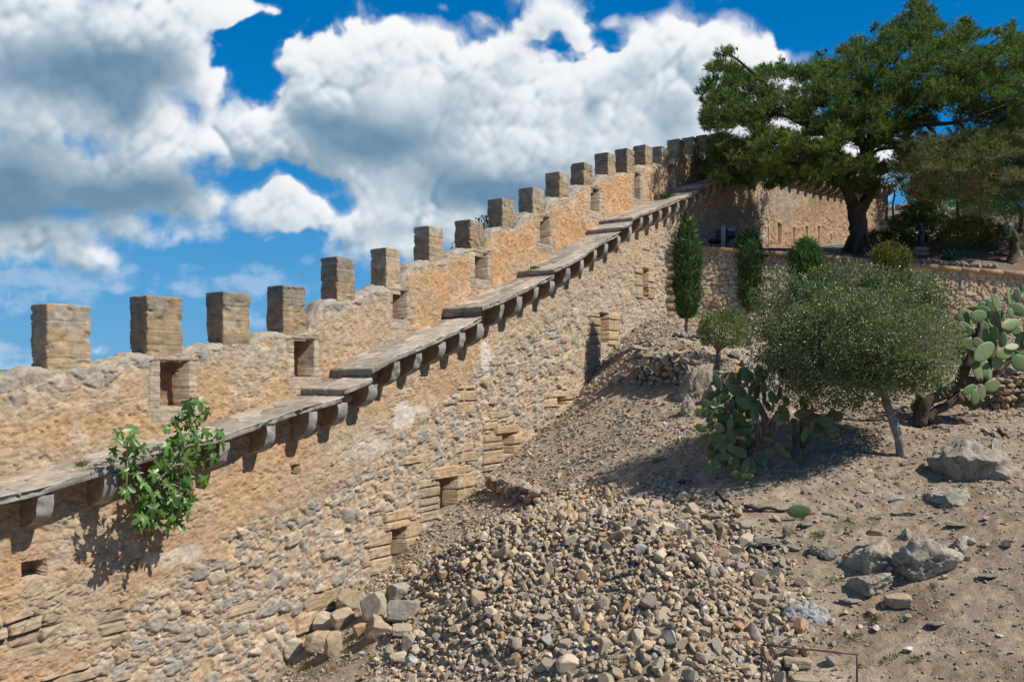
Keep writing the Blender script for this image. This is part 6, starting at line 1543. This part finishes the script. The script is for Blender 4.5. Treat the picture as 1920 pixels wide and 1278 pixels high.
stick('pale curved bark strip lying near the big outcrop', [(1842, 808), (1860, 814), (1872, 822)], .035, (.42, .37, .30), 4)
stick('grey bark piece lying right of the bush trunk foot', [(1690, 874), (1704, 871), (1722, 866)], .03, (.30, .28, .25), 5)
stick('thin dry cane lying at the upper left edge of the heap', [(954, 1006), (970, 985), (986, 960)], .012, (.38, .30, .2), 6)
stick('twisted dead root lying behind the big outcrop', [(1872, 806), (1884, 816), (1894, 822)], .035, (.14, .115, .095), 7)
q = hit(1672, 942); 
rock('flat_stone', 'pale flat stone lying below the bush trunk', 'stone', 1684, 938, 34, 10, (.42, .41, .38), 99, .6, .3, 4, 8, .9, .05)
rock('flat_stone', 'small cream flat stone lying left of the other pale one', 'stone', 1630, 926, 18, 10, (.50, .43, .32), 98, .6, .3, 4, 8, .9, .05)
# weeds
r = np.random.RandomState(91); m = MB()
def tuft(c, n, h, cols, sp=.5):
    d = unit(np.stack([r.normal(size=n) * sp, r.normal(size=n) * sp, np.full(n, 1.0)], 1)); cc = c + np.stack([r.normal(size=n) * h * .35, r.normal(size=n) * h * .35, np.zeros(n)], 1)
    leaf_cards(m, cc, d, unit(rdir(n, r) + [0, 0, .2]), h * r.uniform(.5, 1.2, n), h * .16, pal(r.uniform(0, 1, n), cols) * r.uniform(.75, 1.2, n)[:, None], .1)
WG = [(.09, .16, .03), (.07, .13, .025), (.13, .17, .04)]; WD = [(.22, .19, .09), (.17, .15, .06), (.13, .14, .05)]
for px, py in [(655, 1210), (644, 1240), (618, 1260), (590, 1265), (566, 1244), (625, 1256), (662, 1200), (690, 1236), (735, 1240), (1320, 1142), (1330, 1160), (1290, 1200), (1240, 1205), (1345, 1215), (1380, 1212), (1395, 1228), (1300, 1260), (1325, 1270), (1420, 1225), (1395, 1060), (1415, 1130), (760, 1090), (790, 1076), (810, 1060), (990, 905), (1030, 905),
               (1047, 918), (1020, 925), (1630, 1160), (1645, 1165), (1600, 1005), (1525, 1005), (1480, 1000), (1540, 1005), (1680, 900), (1590, 980), (1640, 975), (1750, 1100), (1720, 1240), (1668, 1235), (1600, 1195), (1100, 905), (1130, 890), (1080, 870), (1050, 840), (1180, 830), (905, 1010), (930, 1000), (870, 1040), (1010, 810), (1120, 770), (1440, 1150), (1650, 880), (1560, 1090), (1820, 770), (1475, 905)]:
    for i in range(3): tuft(hit(px + r.uniform(-9, 9), py + r.uniform(-5, 5)), 16, r.uniform(.05, .11), WG if r.uniform() > .35 else WD)
for i in range(1500):
    px, py = r.uniform(900, 1900), r.uniform(700, 1270)
    if 740 < px < 1460 and py > 985 or px < np.interp(py, [664, 771, 853, 964, 1092], [1150, 1068, 968, 840, 700]) + 15: continue
    if (px > 1500 and py < 760): continue
    tuft(hit(px, py), 10, r.uniform(.02, .06), WD if r.uniform() > .25 else WG, 1.2)
tag(m.build('weeds', M_leaf, None, False), 'sparse green and dry weeds growing between the stones', 'weeds', None, 'stuff')
def wall_tuft(label, px, py, off, h, n):
    global m
    s, z = sz(px, py, off); X, Y = xy(s, off); m = MB(); c = np.array([X, Y, float(z_walk(s)) - .01]); 
    for i in range(3): tuft(c + r.normal(size=3) * [.06, .06, 0], n, h, WG)
    tag(m.build('grass_tuft', M_leaf, None, False, loc=c), label, 'grass tuft')
wall_tuft('bright grass tuft on the near walkway left of the fig', 155, 862, .75, .11, 30)
wall_tuft('green weed at the foot of the fourth walkway step', 1000, 514, .5, .13, 40)
wall_tuft('dark weed tuft at the top of the walkway near the pine', 1246, 364, .4, .25, 50)
# ------------------------------------------------------------------ cumulus sky on a far dome
def sky_axes():
    az = np.concatenate([np.arange(-180, -42, 2.0), np.arange(-42, 42, .075), np.arange(42, 180.1, 2.0)])
    el = np.concatenate([np.arange(-2.2, 27.5, .075), np.arange(27.5, 43, .75)])
    return R_(az), R_(el)
R_ = np.radians
def box_blur(a, n, ax):
    k = 2 * n + 1
    p = np.pad(a, [(n + 1, n) if i == ax else (0, 0) for i in range(2)], mode='edge').cumsum(ax)
    return (np.take(p, range(k, p.shape[ax]), ax) - np.take(p, range(0, p.shape[ax] - k), ax)) / k
def blur(a, n):
    for _ in range(2): a = box_blur(box_blur(a, n, 0), n, 1)
    return a
def shift(a, dr, dc):
    r = np.clip(np.arange(a.shape[0]) + dr, 0, a.shape[0] - 1); c = np.clip(np.arange(a.shape[1]) + dc, 0, a.shape[1] - 1)
    return a[r][:, c]
def sky_colour(AZ, EL):
    ca = np.clip(AZ, -R_(55), R_(55))
    px = 960 + 1600 * np.tan(ca) + (AZ - ca) * 1600; py = 700 - 1600 * np.tan(EL) / np.cos(ca)
    u, v = px / 100, py / 100
    w1 = fbm(u * .55, v * .7, 1.5, 4, 301); w2 = fbm(u * .55, v * .7, 7.5, 4, 311); w3 = fbm(u * 2.3, v * 2.3, 3.3, 4, 321); w4 = fbm(u * 2.3, v * 2.3, 9.1, 4, 331)
    x, y = u + .42 * w1 + .16 * w3, v + .34 * w2 + .16 * w4
    xs_, ys_ = u + .5 * w1, v + .4 * w2
    def fld(items, hard, X=None, Y=None):
        X = x if X is None else X; Y = y if Y is None else Y
        acc = np.zeros(u.shape); inv = np.zeros(u.shape)
        for (cx, cy, rx, ry, *a) in items:
            q = ((X - cx / 100) / (rx / 100)) ** 2 + ((Y - cy / 100) / (ry / 100)) ** 2
            g = np.exp(-q) * (a[0] if a else 1.0)
            if hard: inv = inv + g ** 5
            else: acc = acc + g
        return inv ** .2 if hard else acc
    BODY = [(-60, 60, 300, 160), (150, 60, 230, 150), (330, 30, 120, 90), (430, 25, 60, 40, .9), (330, 130, 110, 90), (60, 230, 200, 110), (250, 230, 190, 70), (400, 170, 45, 70), (420, 150, 25, 40), (60, 330, 260, 110), (300, 300, 160, 70), (430, 250, 80, 75), (480, 230, 45, 50), (250, 360, 190, 55), (490, 290, 50, 45, .9), (360, 370, 90, 30, .8),
            (40, 440, 190, 50, 1), (150, 480, 100, 36, .8), (-60, 430, 160, 70), (230, 425, 120, 40, .85), (60, 480, 120, 40, .7), (340, 440, 120, 30, .55),
            (600, 110, 70, 60), (545, 100, 45, 45, .9), (680, 100, 70, 70), (745, 80, 60, 50), (810, 90, 45, 55), (590, 180, 80, 70), (560, 240, 60, 60), (700, 190, 150, 90), (830, 160, 110, 80), (920, 150, 110, 90), (960, 110, 60, 50), (1000, 170, 110, 90), (1080, 180, 90, 80), (640, 280, 140, 55), (760, 270, 160, 70), (900, 260, 200, 90), (1060, 270, 200, 90),
            (1160, 150, 80, 60), (1230, 105, 70, 60), (1260, 70, 45, 40), (1330, 85, 45, 45), (1340, 110, 80, 60), (1415, 85, 40, 40, .9), (1430, 110, 45, 45), (1200, 220, 160, 90), (1300, 220, 150, 100), (1400, 220, 140, 100), (1000, 340, 240, 60), (1200, 310, 220, 70), (850, 340, 150, 50), (520, 290, 60, 40, .8),
            (465, 392, 55, 42, .95), (520, 368, 46, 36, .95), (565, 395, 55, 30, .8), (500, 415, 95, 30, .8), (740, 372, 80, 60, 1), (690, 405, 90, 45, .9), (800, 410, 130, 60, 1), (650, 435, 70, 30, .75), (740, 455, 120, 36, .8), (640, 330, 80, 40, .7), (880, 400, 90, 50, .8), (660, 330, 60, 30, .6), (960, 420, 110, 30, .6),
            (1050, 30, 75, 55, .9), (1010, 60, 40, 40, .8), (1090, 60, 40, 50, .85), (1100, 90, 22, 26, .6), (1160, 60, 14, 26, .42), (910, 40, 18, 24, .38), (850, 12, 20, 14, .38), (495, 25, 26, 16, .55), (470, 130, 24, 16, .35), (450, 60, 22, 20, .5),
            (290, 502, 90, 9, .34), (180, 492, 50, 16, .5), (470, 500, 60, 9, .22), (195, 660, 40, 8, .3), (60, 500, 60, 14, .35), (1500, 330, 200, 120), (700, 650, 120, 8, .15)]
    SHADE = [(60, 135, 250, 70, 1.0), (230, 125, 110, 45, .75), (230, 190, 50, 50, .85), (330, 150, 60, 40, .4), (30, 290, 150, 55, .6), (130, 375, 230, 48, 1.15), (-40, 370, 200, 60, .9), (320, 345, 100, 34, .7), (250, 215, 30, 25, .5),
             (640, 245, 80, 50, 1.0), (715, 280, 110, 42, .95), (575, 225, 40, 40, .5), (560, 320, 90, 26, .5), (790, 235, 70, 45, .45), (830, 325, 90, 22, .5), (900, 355, 130, 30, .95), (1020, 372, 180, 30, .9), (1150, 345, 110, 40, .4),
             (870, 175, 50, 35, .3), (1190, 155, 60, 42, .4), (1255, 215, 50, 60, .5), (1110, 207, 16, 22, .8), (1075, 310, 120, 34, .25), (740, 425, 70, 18, .3), (440, 310, 70, 24, .4), (150, 455, 90, 20, .3), (1055, 30, 40, 30, .2)]
    GAPS = [(455, 342, 60, 24, .8), (590, 346, 70, 14, .7), (640, 385, 34, 20, .6), (470, 100, 45, 55, .8), (505, 165, 26, 34, .7), (330, 480, 110, 40, .6), (545, 330, 40, 16, .5), (985, 95, 22, 12, .4), (1060, 122, 40, 10, .2), (1150, 95, 26, 26, .5), (300, 415, 70, 22, .4), (120, 505, 50, 10, .3)]
    body = fld(BODY, True) - .62 * np.clip(fld(GAPS, False, u + .3 * w1 + .12 * w3, v + .25 * w2 + .12 * w4), 0, 1)
    pf = 0; amp = 1; tot = 0
    for k, s in enumerate((.75, 1.55, 3.2, 6.5)):
        f1 = voro(x * s + 3.3 * k, y * s * 1.1 + 1.7 * k, 340 + k, .85)[0]
        pf = pf + amp * (1 - 1.15 * f1 ** 1.3); tot += amp; amp *= .52
    pf = pf / tot
    fine = fbm(x * 3.5, y * 3.5, 2, 6, 361, .6)
    wisp = fbm(x * 1.1 + 3, y * 1.6, 5, 5, 371)
    dens = (body - .50 + .07 * sstep(3.0, 3.8, v)) * 1.7 + (pf - .5) * .80 + fine * .24 + wisp * .26
    soft = sstep(-.1, .5, fbm(u * .5, v * .8, 4, 3, 391) + .5 * sstep(3.2, 4.6, v))
    mask = sstep(-.06 - .12 * soft, .22 + .60 * soft, dens)
    wisps = np.maximum(sstep(-.50, .10, dens) * .5 * sstep(-.25, .4, wisp + fine * .5), .30 * sstep(.05, .45, fbm(u * .45, v * 1.5, 14, 5, 377) + .3 * fine) * sstep(3.6, 4.6, v) * sstep(11, 4, u))
    mask = 1 - (1 - mask) * (1 - wisps)
    th = np.clip(dens + .05, 0, 1.3)
    # light comes from the upper right: march the thickness toward it
    tau = np.zeros(u.shape); wsum = 0
    for d, wgt in ((3, .5), (6, .7), (11, .9), (18, 1), (28, 1), (42, 1), (60, .9), (85, .7)):
        tau += wgt * shift(th, int(round(d * .83)), int(round(d * .55))); wsum += wgt
    tau = blur(tau / wsum, 4)
    # rounded billows: cell relief at four sizes, each lit from the upper right
    hgt_ = 0; amp = .5
    for k, s_ in enumerate((.62, 1.25, 2.5, 5.0, 9.5)):
        xx = u + .30 * w1 + .10 * w3 / (k + 1); yy_ = v + .24 * w2 + .10 * w4 / (k + 1)
        f1 = voro(xx * s_ + 7.7 * k, yy_ * s_ * 1.05 + 2.9 * k, 440 + k, .9)[0]
        hgt_ = hgt_ + amp * np.sqrt(np.clip(1 - (f1 / .95) ** 2, 0, 1)) / s_ * .8; amp = .95 * .84 ** k
    hgt_ = blur(hgt_, 1) + 1.1 * blur(np.clip(th, 0, .5), 6)
    dxr, dyr = hgt_ - shift(hgt_, 0, 5), hgt_ - shift(hgt_, 5, 0)
    rel = np.clip((dxr * .62 + dyr * .78) * 1.55, -.34, .36)
    sh = np.clip(fld(SHADE, False, u + .25 * w1 + .10 * w3, v + .22 * w2 + .10 * w4), 0, 1.25)
    big = fbm(u * .9, v * 1.1, 6, 4, 395)
    edge = (1 - sstep(.02, .42, tau))
    lum = .84 - .12 * sstep(.2, .9, tau) + .18 * edge - .47 * sh * (1 - .5 * edge) + rel * (1 - .72 * np.clip(sh, 0, 1)) * (.55 + .6 * sstep(-.3, .4, wisp)) + .08 * big + .03 * fine
    lum = np.clip(.06 + .94 * lum, .05, 1.4)
    lum = np.where(lum > .82, .82 + .18 * (1 - np.exp(-(lum - .82) / .18)), lum)
    pts = np.array([0, .2, .4, .6, .8, 1.0]); cols = np.array([(.095, .215, .35), (.16, .285, .415), (.29, .40, .505), (.47, .565, .65), (.74, .79, .84), (.96, .97, .98)])
    cl = np.stack([np.interp(lum, pts, cols[:, i]) for i in range(3)], -1)
    e = np.degrees(np.arcsin(np.clip(np.sin(EL), -1, 1)))
    ge = np.array([-3, 0, 4, 9, 15, 22, 32, 45]); gc = np.array([(.20, .43, .66), (.17, .42, .69), (.115, .375, .68), (.06, .31, .65), (.004, .215, .57), (.0, .165, .49), (.0, .13, .42), (.01, .12, .38)])
    sk = np.stack([np.interp(e, ge, gc[:, i]) for i in range(3)], -1)
    return sk * (1 - mask[..., None]) + cl * mask[..., None]
def build_sky():
    az, el = sky_axes(); AZ, EL = np.meshgrid(az, el)
    c = sky_colour(AZ, EL); Rr = 9000.0
    Pn = np.stack([np.sin(AZ) * np.cos(EL), np.cos(AZ) * np.cos(EL), np.sin(EL)], -1) * Rr; Pn[..., 2] += CZ
    m, nt, out = new_mat('sky_dome'); e = N(nt, 'ShaderNodeEmission'); a = N(nt, 'ShaderNodeAttribute', attribute_name='Col')
    nt.links.new(a.outputs['Color'], e.inputs[0]); e.inputs[1].default_value = 2 ** -.3; nt.links.new(e.outputs[0], out.inputs[0]); m.cycles.emission_sampling = 'NONE'
    return tag(grid_obj('sky', Pn, m, None, c), kind='structure')
# ------------------------------------------------------------------ camera, sun, sky
cam = bpy.data.cameras.new('camera'); co = bpy.data.objects.new('camera', cam); COL.objects.link(co)
co.location = (0, 0, CZ); co.rotation_euler = (R(90), 0, 0); cam.sensor_width = 36; cam.lens = F / 1920 * 36; cam.shift_y = (700 - 639) / 1920
cam.clip_start = .1; cam.clip_end = 20000; sc.camera = co
SUN_EL, hd = R(49), np.array([.735, -.255]); hd = hd / np.linalg.norm(hd)
sd = np.array([hd[0] * math.cos(SUN_EL), hd[1] * math.cos(SUN_EL), math.sin(SUN_EL)])
ld = bpy.data.lights.new('sun', 'SUN'); ld.energy = 5.0; ld.angle = R(.53); ld.color = (1.0, .93, .83)
lo_ = bpy.data.objects.new('sun', ld); COL.objects.link(lo_); lo_.location = (20, -10, 30)
import mathutils
lo_.rotation_euler = mathutils.Vector((-sd[0], -sd[1], -sd[2])).to_track_quat('-Z', 'Y').to_euler()

w = bpy.data.worlds.new('World'); sc.world = w; w.use_nodes = True; nt = w.node_tree; nt.nodes.clear(); L = nt.links.new
out = N(nt, 'ShaderNodeOutputWorld'); bg = N(nt, 'ShaderNodeBackground'); L(bg.outputs[0], out.inputs[0])
sky = N(nt, 'ShaderNodeTexSky', sky_type='NISHITA'); sky.sun_disc = False; sky.sun_elevation = SUN_EL; sky.sun_rotation = math.atan2(hd[0], hd[1])
sky.air_density = 1.0; sky.dust_density = .3; sky.ozone_density = 2.5; sky.altitude = 200
hs = N(nt, 'ShaderNodeHueSaturation'); hs.inputs['Saturation'].default_value = .5; L(sky.outputs[0], hs.inputs['Color'])
L(hs.outputs[0], bg.inputs['Color']); bg.inputs['Strength'].default_value = .085
build_sky()
sc.view_settings.view_transform = 'Standard'; sc.view_settings.look = 'None'; sc.view_settings.exposure = .3; sc.view_settings.gamma = 1
sc.cycles.max_bounces = 6; sc.cycles.transparent_max_bounces = 4
